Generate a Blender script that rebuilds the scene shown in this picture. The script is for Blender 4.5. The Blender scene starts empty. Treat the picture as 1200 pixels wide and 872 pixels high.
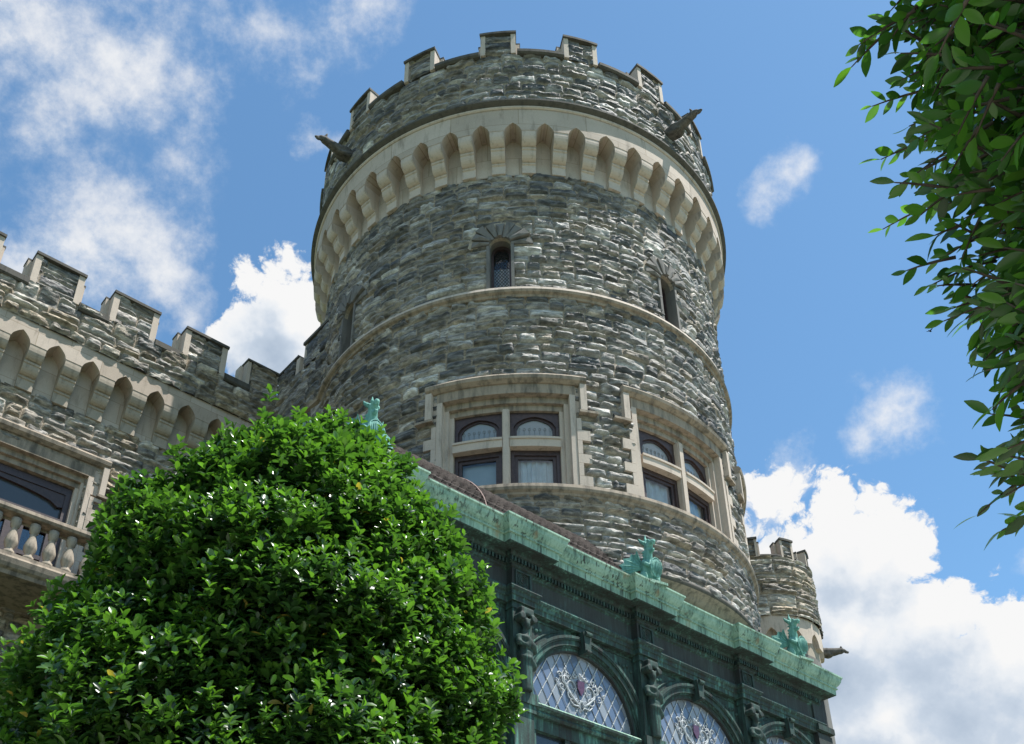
import bpy, bmesh, math, random
import numpy as np
from mathutils import Vector, Matrix

R = math.radians
sin, cos, pi = math.sin, math.cos, math.pi
C = bpy.context.scene.collection
EYE = 1.6                                   # camera height; heights below are given from the eye and lifted by this

# ------------------------------------------------------------------ camera
PITCH, ROLL, FPX = R(30.421), R(-0.834), 1231.9
F = Vector((0, cos(PITCH), sin(PITCH))); U0 = Vector((0, -sin(PITCH), cos(PITCH))); R0 = Vector((1, 0, 0))
RV = cos(ROLL) * R0 + sin(ROLL) * U0
UV = -sin(ROLL) * R0 + cos(ROLL) * U0
cam = bpy.data.cameras.new('camera'); camo = bpy.data.objects.new('camera', cam); C.objects.link(camo)
M = Matrix.Identity(4)
for i in range(3):
    M[i][0] = RV[i]; M[i][1] = UV[i]; M[i][2] = -F[i]
M[2][3] = EYE
camo.matrix_world = M
cam.sensor_width = 36; cam.lens = FPX / 1200 * 36
cam.shift_y = (688.6 - 436) / 1200
cam.clip_start = 0.1; cam.clip_end = 3000
bpy.context.scene.camera = camo

# ------------------------------------------------------------------ light
SUN_AZ, SUN_EL = R(78), R(67)               # azimuth to the right of the camera's back
sv = Vector((sin(SUN_AZ) * cos(SUN_EL), -cos(SUN_AZ) * cos(SUN_EL), sin(SUN_EL)))
sl = bpy.data.lights.new('sun', 'SUN'); sl.energy = 4.3; sl.angle = R(0.5); sl.color = (1, .975, .93)
so = bpy.data.objects.new('sun', sl); C.objects.link(so)
so.rotation_euler = (-sv).to_track_quat('-Z', 'Y').to_euler()
sc = bpy.context.scene
sc.view_settings.view_transform = 'Standard'; sc.view_settings.look = 'None'
sc.view_settings.exposure = 0.85; sc.view_settings.gamma = 1; sc.view_settings.use_curve_mapping = False

# ------------------------------------------------------------------ node helpers
class NT:
    def __init__(s, tree): s.t = tree; s.N = tree.nodes; s.L = tree.links
    def n(s, typ, **kw):
        nd = s.N.new(typ)
        for k, v in kw.items():
            if k.startswith('i_'): s.set(nd.inputs[k[2:].replace('_', ' ')], v)
            else: setattr(nd, k, v)
        return nd
    def set(s, inp, v):
        if hasattr(v, 'is_output') or isinstance(v, bpy.types.NodeSocket): s.L.new(v, inp)
        else: inp.default_value = v
    def math(s, op, a, b=0.0, c=0.0, clamp=False):
        nd = s.N.new('ShaderNodeMath'); nd.operation = op; nd.use_clamp = clamp
        s.set(nd.inputs[0], a); s.set(nd.inputs[1], b); s.set(nd.inputs[2], c); return nd.outputs[0]
    def vm(s, op, a, b=(0, 0, 0), scale=None):
        nd = s.N.new('ShaderNodeVectorMath'); nd.operation = op
        s.set(nd.inputs[0], a); s.set(nd.inputs[1], b)
        if scale is not None: s.set(nd.inputs['Scale'], scale)
        return nd
    def noise(s, vec, scale, detail=4, rough=.55, dist=0.0):
        nd = s.N.new('ShaderNodeTexNoise'); s.set(nd.inputs['Vector'], vec)
        nd.inputs['Scale'].default_value = scale; nd.inputs['Detail'].default_value = detail
        nd.inputs['Roughness'].default_value = rough; nd.inputs['Distortion'].default_value = dist
        return nd
    def ramp(s, fac, stops, interp='LINEAR'):
        nd = s.N.new('ShaderNodeValToRGB'); s.set(nd.inputs[0], fac); cr = nd.color_ramp; cr.interpolation = interp
        while len(cr.elements) < len(stops): cr.elements.new(.5)
        for e, (p, c) in zip(cr.elements, stops):
            e.position = p; e.color = (c, c, c, 1) if isinstance(c, (int, float)) else (*c, 1)
        return nd.outputs[0]
    def mix(s, fac, a, b, blend='MIX'):
        nd = s.N.new('ShaderNodeMix'); nd.data_type = 'RGBA'; nd.blend_type = blend
        s.set(nd.inputs[0], fac)
        for inp, v in ((nd.inputs[6], a), (nd.inputs[7], b)):
            if isinstance(v, tuple) and len(v) == 3: v = (*v, 1)
            s.set(inp, v)
        return nd.outputs[2]
    def maprange(s, v, a, b, c=0., d=1., smooth=False):
        nd = s.N.new('ShaderNodeMapRange'); nd.interpolation_type = 'SMOOTHSTEP' if smooth else 'LINEAR'
        s.set(nd.inputs[0], v)
        for i, x in enumerate((a, b, c, d)): s.set(nd.inputs[i + 1], x)
        return nd.outputs[0]

# ------------------------------------------------------------------ sky with clouds
w = bpy.data.worlds.new('World'); sc.world = w; w.use_nodes = True
nt = NT(w.node_tree); nt.N.clear()
wo = nt.n('ShaderNodeOutputWorld')
sky = nt.n('ShaderNodeTexSky', sky_type='NISHITA')
sky.sun_disc = False; sky.sun_elevation = SUN_EL; sky.sun_rotation = pi - SUN_AZ
sky.altitude = 100; sky.air_density = 1.0; sky.dust_density = 0.4; sky.ozone_density = 2.2
BLOBS = [(-0.3670,0.4863,0.7930,0.120,0.72),(-0.2972,0.5286,0.7951,0.045,1.00),(-0.3330,0.5293,0.7803,0.041,0.80),(-0.1898,0.5091,0.8395,0.049,0.62),(-0.1337,0.5023,0.8543,0.042,0.60),(-0.2287,0.4975,0.8368,0.035,0.50),(-0.3156,0.6142,0.7233,0.045,0.95),(-0.3507,0.6239,0.6985,0.054,0.85),(-0.3758,0.5837,0.7197,0.056,0.50),(-0.3059,0.6400,0.7049,0.030,0.80),(-0.4024,0.6243,0.6696,0.043,0.70),(-0.2002,0.6891,0.6965,0.050,1.55),(-0.2276,0.7028,0.6740,0.042,1.50),(-0.1916,0.7192,0.6679,0.042,1.50),(-0.2814,0.6766,0.6804,0.020,0.60),(-0.1637,0.5846,0.7946,0.015,0.70),(0.2469,0.6011,0.7600,0.022,0.75),(0.2564,0.5917,0.7643,0.016,0.80),(0.2310,0.6195,0.7502,0.018,0.60),(0.3411,0.7253,0.5980,0.029,0.85),(0.3216,0.7445,0.5851,0.023,0.70),(0.3571,0.7137,0.6025,0.016,0.75),(0.2550,0.7751,0.5781,0.022,0.75),(0.2331,0.8030,0.5485,0.020,0.60),(0.2984,0.8057,0.5117,0.058,1.35),(0.3398,0.7983,0.4972,0.053,1.40),(0.3078,0.8419,0.4432,0.100,1.50),(0.3751,0.8208,0.4308,0.068,1.40),(0.3928,0.8310,0.3939,0.074,1.45),(0.4265,0.8176,0.3869,0.066,1.40),(0.3386,0.8683,0.3625,0.106,1.50),(0.2513,0.8331,0.4928,0.060,1.30),(0.2420,0.7950,0.5560,0.042,1.15),(0.4350,0.7671,0.4716,0.013,0.45),(0.4250,0.8450,0.3250,0.090,1.45),(0.4500,0.8450,0.2900,0.090,1.45),(0.2201,0.8733,0.4346,0.095,1.40),
         (0.1, -0.8, 0.59, 0.30, 1.3), (-0.7, -0.5, 0.5, 0.30, 1.3), (0.75, -0.2, 0.62, 0.2, 1.2), (-0.85, 0.35, 0.39, 0.25, 1.3)]
def cloud_group(hard):
    g = bpy.data.node_groups.new('cloud_density', 'ShaderNodeTree')
    g.interface.new_socket('Dir', in_out='INPUT', socket_type='NodeSocketVector')
    g.interface.new_socket('Density', in_out='OUTPUT', socket_type='NodeSocketFloat')
    g.interface.new_socket('Form', in_out='OUTPUT', socket_type='NodeSocketFloat')
    q = NT(g); gi = q.n('NodeGroupInput'); go = q.n('NodeGroupOutput')
    d = gi.outputs[0]
    wn = q.noise(d, 9.0, 5, .6)
    wv = q.vm('SUBTRACT', wn.outputs['Color'], (.5, .5, .5)).outputs[0]
    wv = q.vm('SCALE', wv, scale=0.075).outputs[0]
    p = q.vm('ADD', d, wv).outputs[0]
    acc = None
    for x, y, z, r, wt in BLOBS:
        if (wt >= 1.05) != hard: continue
        dist = q.vm('DISTANCE', p, (x, y, z)).outputs['Value']
        m = q.maprange(dist, 0.0, r * (1.45 if hard else 1.8), wt, 0.0)
        acc = m if acc is None else q.math('SMOOTH_MAX', acc, m, .12)
    f1 = q.noise(d, 26.0 if hard else 21., 10, .66).outputs[0]
    f2 = q.noise(d, 7.0, 6, .6).outputs[0]
    den = q.math('ADD', acc, q.math('MULTIPLY', q.math('SUBTRACT', f1, .5), 0.8 if hard else 1.65))
    if hard:
        vo = q.n('ShaderNodeTexVoronoi', feature='F1'); q.L.new(p, vo.inputs['Vector']); vo.inputs['Scale'].default_value = 24; vo.inputs['Detail'].default_value = 4; vo.inputs['Roughness'].default_value = .55; vo.inputs['Lacunarity'].default_value = 2.3
        den = q.math('ADD', den, q.math('MULTIPLY', q.math('SUBTRACT', .97, vo.outputs['Distance']), .72))
    den = q.math('ADD', den, q.math('MULTIPLY', q.math('SUBTRACT', f2, .5), .5))
    den = q.math('MULTIPLY', den, q.maprange(acc, .02, .2))
    q.L.new(den, go.inputs[0])
    q.L.new(q.math('ADD', acc, q.math('ADD', q.math('MULTIPLY', q.math('SUBTRACT', f2, .5), 1.6), q.math('MULTIPLY', q.math('SUBTRACT', f1, .5), .35))), go.inputs[1])
    return g
CGH = cloud_group(True); CGS = cloud_group(False)
tc = nt.n('ShaderNodeTexCoord')
dirv = tc.outputs['Generated']
def dens(vec, g_):
    g = nt.n('ShaderNodeGroup'); g.node_tree = g_; nt.L.new(vec, g.inputs[0]); return g.outputs
shifted = nt.vm('ADD', dirv, tuple(sv * 0.03 + Vector((0, 0, .012)))).outputs[0]
D0 = dens(dirv, CGH); D1 = dens(shifted, CGH); d0 = D0[0]; e0 = dens(dirv, CGS)[0]; e1 = dens(shifted, CGS)[0]
ah = nt.maprange(d0, .30, .56, smooth=True); as_ = nt.math('MULTIPLY', nt.maprange(e0, .12, 1.15, smooth=True), .92)
alpha = nt.math('SUBTRACT', 1.0, nt.math('MULTIPLY', nt.math('SUBTRACT', 1.0, ah), nt.math('SUBTRACT', 1.0, as_)))
lith = nt.math('ADD', nt.math('MULTIPLY', nt.math('SUBTRACT', D0[1], D1[1]), .9), nt.math('SUBTRACT', .90, nt.math('MULTIPLY', nt.maprange(D0[1], .40, 1.25), .48)), clamp=True)
lits = nt.math('ADD', nt.math('MULTIPLY', nt.math('SUBTRACT', e0, e1), .7), .72, clamp=True)
lit = nt.math('ADD', nt.math('MULTIPLY', lith, ah), nt.math('MULTIPLY', lits, nt.math('SUBTRACT', 1.0, ah)))
ccol = nt.ramp(lit, [(0.15, (.42, .52, .66)), (.52, (.62, .71, .83)), (.74, (.88, .92, .97)), (.92, (1.0, 1.0, 1.0))])
bg1 = nt.n('ShaderNodeBackground'); nt.L.new(nt.mix(1.0, sky.outputs[0], (.72, .95, .97), 'MULTIPLY'), bg1.inputs[0]); bg1.inputs[1].default_value = 0.115
bg2 = nt.n('ShaderNodeBackground'); nt.L.new(ccol, bg2.inputs[0]); bg2.inputs[1].default_value = 0.52
ms = nt.n('ShaderNodeMixShader'); nt.L.new(alpha, ms.inputs[0]); nt.L.new(bg1.outputs[0], ms.inputs[1]); nt.L.new(bg2.outputs[0], ms.inputs[2])
nt.L.new(ms.outputs[0], wo.inputs[0])

# ------------------------------------------------------------------ materials
def newmat(name):
    m = bpy.data.materials.new(name); m.use_nodes = True
    q = NT(m.node_tree); b = m.node_tree.nodes['Principled BSDF']
    return m, q, b
def bump(q, b, h, strength, dist=.02):
    nd = q.n('ShaderNodeBump'); nd.inputs['Strength'].default_value = strength; nd.inputs['Distance'].default_value = dist
    q.L.new(h, nd.inputs['Height']); q.L.new(nd.outputs[0], b.inputs['Normal'])
def attr(q, name): return q.n('ShaderNodeAttribute', attribute_name=name).outputs
def scaled(q, v, sx, sy, sz): return q.vm('MULTIPLY', v, (sx, sy, sz)).outputs[0]
MAT = {}
def m_stone():
    m, q, b = newmat('rock_faced_schist'); col = attr(q, 'col')[0]; sz = attr(q, 'sz')[1]
    n1 = q.noise(scaled(q, sz, 9, 9, 40), 1, 6, .65).outputs[0]
    n2 = q.noise(sz, 70, 4, .6).outputs[0]
    c = q.mix(.85, col, q.ramp(n1, [(.3, .45), (.5, .95), (.68, 1.5)]), 'MULTIPLY')
    c = q.mix(.6, c, q.ramp(n2, [(.3, .6), (.6, 1.15)]), 'MULTIPLY')
    q.L.new(c, b.inputs['Base Color'])
    q.L.new(q.maprange(n1, .35, .7, .82, .46), b.inputs['Roughness'])
    q.L.new(q.math('MULTIPLY', attr(q, 'col')[3], .5), b.inputs['Specular IOR Level'])
    bump(q, b, q.math('ADD', n1, q.math('MULTIPLY', n2, .6)), .7, .02)
    return m
MAT['stone'] = m_stone()
def m_lime(name, base, dark, dirt, joint=True, bw=1.15, bh=.46):
    m, q, b = newmat(name); sz = attr(q, 'sz')[1]
    ob = q.n('ShaderNodeTexCoord').outputs['Object']
    n1 = q.noise(ob, 2.2, 6, .6).outputs[0]
    n2 = q.noise(scaled(q, ob, 9, 9, 1.6), 1, 5, .6).outputs[0]
    n3 = q.noise(ob, 45, 3, .6).outputs[0]
    c = q.mix(q.ramp(n1, [(.35, 0), (.7, .55)]), base, tuple(x * .8 for x in base))
    c = q.mix(q.ramp(n2, [(.62 - dirt, 0), (.85 - dirt, .8)]), c, dark)
    c = q.mix(.35, c, q.ramp(n3, [(.3, .75), (.7, 1.1)]), 'MULTIPLY')
    if joint:
        sw = q.n('ShaderNodeSeparateXYZ'); q.L.new(sz, sw.inputs[0])
        cx = q.n('ShaderNodeCombineXYZ'); q.L.new(sw.outputs[0], cx.inputs[0]); q.L.new(sw.outputs[2], cx.inputs[1])
        br = q.n('ShaderNodeTexBrick'); q.L.new(cx.outputs[0], br.inputs[0]); br.inputs['Scale'].default_value = 1
        br.inputs['Mortar Size'].default_value = .006; br.inputs['Brick Width'].default_value = bw; br.inputs['Row Height'].default_value = bh
        br.inputs['Color1'].default_value = (1, 1, 1, 1); br.inputs['Color2'].default_value = (.78, .76, .73, 1); br.inputs['Mortar'].default_value = (.62, .58, .52, 1)
        c = q.mix(1, c, br.outputs[0], 'MULTIPLY')
    q.L.new(c, b.inputs['Base Color']); b.inputs['Roughness'].default_value = .85; b.inputs['Specular IOR Level'].default_value = .3
    bump(q, b, q.math('ADD', n3, n1), .25, .01)
    return m
MAT['lime'] = m_lime('cream_limestone', (.55, .455, .37), (.22, .18, .14), .07)
MAT['limeplain'] = m_lime('cream_limestone_plain', (.55, .455, .37), (.20, .165, .13), .08, False)
MAT['limedirty'] = m_lime('dirty_limestone', (.40, .335, .26), (.13, .11, .085), .12, False)
MAT['limedark'] = m_lime('weathered_limestone', (.36, .29, .22), (.085, .075, .06), .18, False)
MAT['coping'] = m_lime('dark_coping_stone', (.105, .095, .08), (.035, .033, .03), .12, False)
MAT['redstone'] = m_lime('red_sandstone', (.26, .12, .09), (.12, .06, .05), .05, False)
def m_copper(name, light, mid, dark, lo, hi, drip=False):
    m, q, b = newmat(name); ob = q.n('ShaderNodeTexCoord').outputs['Object']
    n1 = q.noise(scaled(q, ob, 3.2, 3.2, 1.3), 1, 6, .65).outputs[0]
    n2 = q.noise(scaled(q, ob, 26, 26, 2.2), 1, 5, .6).outputs[0]
    n3 = q.noise(ob, 50, 4, .6).outputs[0]
    f = q.math('ADD', q.math('MULTIPLY', n1, .55), q.math('MULTIPLY', n2, .45))
    c = q.ramp(f, [(lo, dark), ((lo + hi) / 2, mid), (hi, light)])
    c = q.mix(.4, c, q.ramp(n3, [(.3, .7), (.7, 1.15)]), 'MULTIPLY')
    if drip:
        n4 = q.noise(scaled(q, ob, 24, 24, 1.1), 1, 4, .6).outputs[0]; n5 = q.noise(ob, .9, 3, .6).outputs[0]
        c = q.mix(q.math('MULTIPLY', q.ramp(n4, [(.54, 0), (.62, 1)]), q.ramp(n5, [(.44, 0), (.58, .9)])), c, (.03, .032, .026))
        n6 = q.noise(scaled(q, ob, 2.6, 2.6, 1.2), 1.0, 4, .6).outputs[0]
        c = q.mix(q.ramp(n6, [(.60, 0), (.72, .7)]), c, (.30, .21, .10))
    q.L.new(c, b.inputs['Base Color']); b.inputs['Roughness'].default_value = .75; b.inputs['Specular IOR Level'].default_value = .3
    bump(q, b, n3, .25, .01)
    return m
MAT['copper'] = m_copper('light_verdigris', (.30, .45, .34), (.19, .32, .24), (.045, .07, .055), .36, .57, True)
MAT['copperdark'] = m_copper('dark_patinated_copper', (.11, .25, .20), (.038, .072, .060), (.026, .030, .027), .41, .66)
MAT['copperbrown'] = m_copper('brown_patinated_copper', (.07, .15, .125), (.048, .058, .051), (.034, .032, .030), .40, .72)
MAT['statue'] = m_copper('verdigris_bronze', (.19, .41, .34), (.12, .30, .25), (.02, .05, .045), .34, .56)
def m_plain(name, col, rough=.6, spec=.4, nscale=20, var=.35, bstr=.2, metal=0.):
    m, q, b = newmat(name); ob = q.n('ShaderNodeTexCoord').outputs['Object']
    n = q.noise(ob, nscale, 5, .6).outputs[0]
    c = q.mix(1, (*col, 1), q.ramp(n, [(.3, 1 - var), (.7, 1 + var)]), 'MULTIPLY')
    q.L.new(c, b.inputs['Base Color']); b.inputs['Roughness'].default_value = rough
    b.inputs['Specular IOR Level'].default_value = spec; b.inputs['Metallic'].default_value = metal
    if bstr: bump(q, b, n, bstr, .01)
    return m
MAT['wood'] = m_plain('dark_stained_wood', (.050, .030, .028), .45, .5)
MAT['gargoyle'] = m_plain('weathered_grey_stone', (.10, .09, .078), .85, .3, 14, .5, .6)
MAT['lead'] = m_plain('grey_lead_came', (.46, .47, .46), .55, .5, 30, .2, 0)
MAT['leaddark'] = m_plain('dark_lead_came', (.03, .03, .032), .6, .4, 30, .2, 0)
MAT['leadmid'] = m_plain('mid_lead_came', (.22, .23, .24), .6, .3, 30, .2, 0)
MAT['emblem'] = m_plain('pale_painted_glass', (.42, .44, .45), .6, .4, 25, .25, 0)
MAT['purple'] = m_plain('purple_glass', (.10, .045, .075), .2, .5, 25, .3, 0)
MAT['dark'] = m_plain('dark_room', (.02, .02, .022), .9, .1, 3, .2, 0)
MAT['curtain'] = m_plain('pale_curtain_cloth', (.74, .77, .82), .9, .1, 6, .12, 0)
MAT['blind'] = m_plain('grey_blind_cloth', (.56, .60, .64), .9, .1, 3, .10, 0)
MAT['bark'] = m_plain('brown_bark', (.07, .055, .04), .9, .2, 18, .5, .8)
MAT['strip'] = m_plain('pinkish_metal_strip', (.30, .20, .17), .7, .2, 12, .2, 0)
MAT['birdm'] = m_plain('dark_feathers', (.02, .02, .02), .8, .2, 30, .2, 0)
MAT['vouss'] = m_lime('grey_schist_wedge', (.19, .175, .155), (.075, .07, .064), .12, False)
MAT['mortar'] = m_plain('tan_mortar', (.36, .30, .23), .9, .2, 30, .25, .3)
def m_roof():
    m, q, b = newmat('brown_scale_tiles'); ob = q.n('ShaderNodeTexCoord').outputs['Object']
    n = q.noise(ob, 16, 5, .6).outputs[0]
    col = attr(q, 'col')[0]
    c = q.mix(1, col, q.ramp(n, [(.3, .6), (.7, 1.3)]), 'MULTIPLY')
    q.L.new(c, b.inputs['Base Color']); b.inputs['Roughness'].default_value = .9; b.inputs['Specular IOR Level'].default_value = .1
    return m
MAT['roof'] = m_roof()
def m_glass(name, tint, refl):
    m, q, b = newmat(name); q.N.remove(b); out = q.N['Material Output']
    tr = q.n('ShaderNodeBsdfTransparent'); tr.inputs[0].default_value = (*tint, 1)
    gl = q.n('ShaderNodeBsdfGlossy'); gl.inputs['Roughness'].default_value = .03
    gl.inputs[0].default_value = (.9, .92, .95, 1)
    n = q.noise(q.n('ShaderNodeTexCoord').outputs['Object'], 2.5, 2, .5).outputs[0]
    bp = q.n('ShaderNodeBump'); bp.inputs['Strength'].default_value = .12; bp.inputs['Distance'].default_value = .05
    q.L.new(n, bp.inputs['Height']); q.L.new(bp.outputs[0], gl.inputs['Normal'])
    fr = q.n('ShaderNodeFresnel'); fr.inputs[0].default_value = 1.5
    fac = q.math('ADD', fr.outputs[0], refl, clamp=True)
    mx = q.n('ShaderNodeMixShader'); q.L.new(fac, mx.inputs[0]); q.L.new(tr.outputs[0], mx.inputs[1]); q.L.new(gl.outputs[0], mx.inputs[2])
    q.L.new(mx.outputs[0], out.inputs[0])
    return m
MAT['glass'] = m_glass('window_glass', (.84, .87, .88), .03)
MAT['glassdark'] = m_glass('dark_leaded_glass', (.25, .28, .30), .0)
MAT['glasslead'] = m_glass('leaded_glass', (.55, .58, .62), .12)
def m_pane():
    m, q, b = newmat('blue_grey_leaded_panes'); col = attr(q, 'col')[0]
    q.L.new(col, b.inputs['Base Color']); b.inputs['Roughness'].default_value = .16; b.inputs['Specular IOR Level'].default_value = .6
    return m
MAT['pane'] = m_pane()
def m_leaf(name, trans, rough, spec, tf):
    m, q, b = newmat(name); col = attr(q, 'col')[0]
    out = q.N['Material Output']
    q.L.new(col, b.inputs['Base Color']); b.inputs['Roughness'].default_value = rough; b.inputs['Specular IOR Level'].default_value = spec
    tl = q.n('ShaderNodeBsdfTranslucent'); c2 = q.mix(1, col, trans, 'MULTIPLY'); q.L.new(c2, tl.inputs[0])
    mx = q.n('ShaderNodeMixShader'); mx.inputs[0].default_value = tf
    q.L.new(b.outputs[0], mx.inputs[1]); q.L.new(tl.outputs[0], mx.inputs[2]); q.L.new(mx.outputs[0], out.inputs[0])
    return m
MAT['holly'] = m_leaf('glossy_holly_leaf', (2.2, 2.6, 1.0), .31, .6, .30)
MAT['laurel'] = m_leaf('glossy_laurel_leaf', (2.3, 3.0, 1.0), .30, .6, .40)
MAT['needle'] = m_leaf('dark_needles', (1, 1.2, .6), .6, .3, .15)
def m_grass():
    m, q, b = newmat('mown_grass'); ob = q.n('ShaderNodeTexCoord').outputs['Object']
    n = q.noise(ob, .35, 6, .6).outputs[0]; n2 = q.noise(ob, 40, 4, .6).outputs[0]
    c = q.mix(n, (.05, .085, .022), (.085, .11, .035)); c = q.mix(.6, c, q.ramp(n2, [(.3, .5), (.7, 1.4)]), 'MULTIPLY')
    q.L.new(c, b.inputs['Base Color']); b.inputs['Roughness'].default_value = .9; bump(q, b, n2, .6, .05); return m
MAT['grass'] = m_grass()
MAT['bounce_paving'] = m_plain('pale_bounce_paving', (.36, .34, .30), .9, .2, 8, .2, .2)

# ------------------------------------------------------------------ numpy noise
_rng = np.random.default_rng(7)
_tab = _rng.random((8, 256, 256)).astype(np.float32)
def vn(x, y, seed=0):
    t = _tab[seed % 8]; x = np.asarray(x) + 17.3 * seed; y = np.asarray(y) + 9.1 * seed
    xi = np.floor(x).astype(np.int64); yi = np.floor(y).astype(np.int64)
    fx = x - xi; fy = y - yi; fx = fx * fx * (3 - 2 * fx); fy = fy * fy * (3 - 2 * fy)
    a = t[xi & 255, yi & 255]; b = t[(xi + 1) & 255, yi & 255]; c = t[xi & 255, (yi + 1) & 255]; d = t[(xi + 1) & 255, (yi + 1) & 255]
    return (a * (1 - fx) + b * fx) * (1 - fy) + (c * (1 - fx) + d * fx) * fy
def fbm(x, y, o=4, seed=0):
    s = 0; a = .5; n = 0
    for i in range(o):
        s = s + a * vn(x * 2 ** i, y * 2 ** i, seed + i); n += a; a *= .5
    return s / n

# ------------------------------------------------------------------ objects
def thing(name, label, cat, loc=(0, 0, 0), rot=0., group=None):
    o = bpy.data.objects.new(name, None); C.objects.link(o); o.location = loc; o.rotation_euler = (0, 0, rot)
    o['label'] = label; o['category'] = cat
    if group: o['group'] = group
    return o
def tag(o, label, cat, group=None, kind=None):
    if label: o['label'] = label
    if cat: o['category'] = cat
    if group: o['group'] = group
    if kind: o['kind'] = kind
    return o
def link(name, me, parent=None):
    o = bpy.data.objects.new(name, me); C.objects.link(o)
    if parent is not None: o.parent = parent
    return o
def dup(o, parent, loc=None, rot=None):
    c = o.copy(); C.objects.link(c); c.parent = parent
    if loc is not None: c.location = loc
    if rot is not None: c.rotation_euler = rot
    for ch in list(o.children): dup(ch, c)
    return c

def np_mesh(name, V, Q, mats, col=None, sz=None, smooth=True):
    """Mesh from numpy vertices and quads."""
    V = np.asarray(V, np.float32); Q = np.asarray(Q, np.int32); me = bpy.data.meshes.new(name)
    me.vertices.add(len(V)); me.vertices.foreach_set('co', V.ravel())
    me.loops.add(Q.size); me.loops.foreach_set('vertex_index', Q.ravel())
    me.polygons.add(len(Q)); me.polygons.foreach_set('loop_start', np.arange(0, Q.size, 4, dtype=np.int32))
    me.polygons.foreach_set('loop_total', np.full(len(Q), 4, np.int32))
    me.polygons.foreach_set('use_smooth', np.full(len(Q), smooth))
    me.update(calc_edges=True)
    if col is not None:
        a = me.color_attributes.new('col', 'FLOAT_COLOR', 'POINT')
        a.data.foreach_set('color', (col if col.shape[1] == 4 else np.concatenate([col, np.ones((len(col), 1))], 1)).astype(np.float32).ravel())
    if sz is not None:
        a = me.attributes.new('sz', 'FLOAT_VECTOR', 'POINT'); a.data.foreach_set('vector', np.asarray(sz, np.float32).ravel())
    for m in mats: me.materials.append(MAT[m])
    return me

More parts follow.
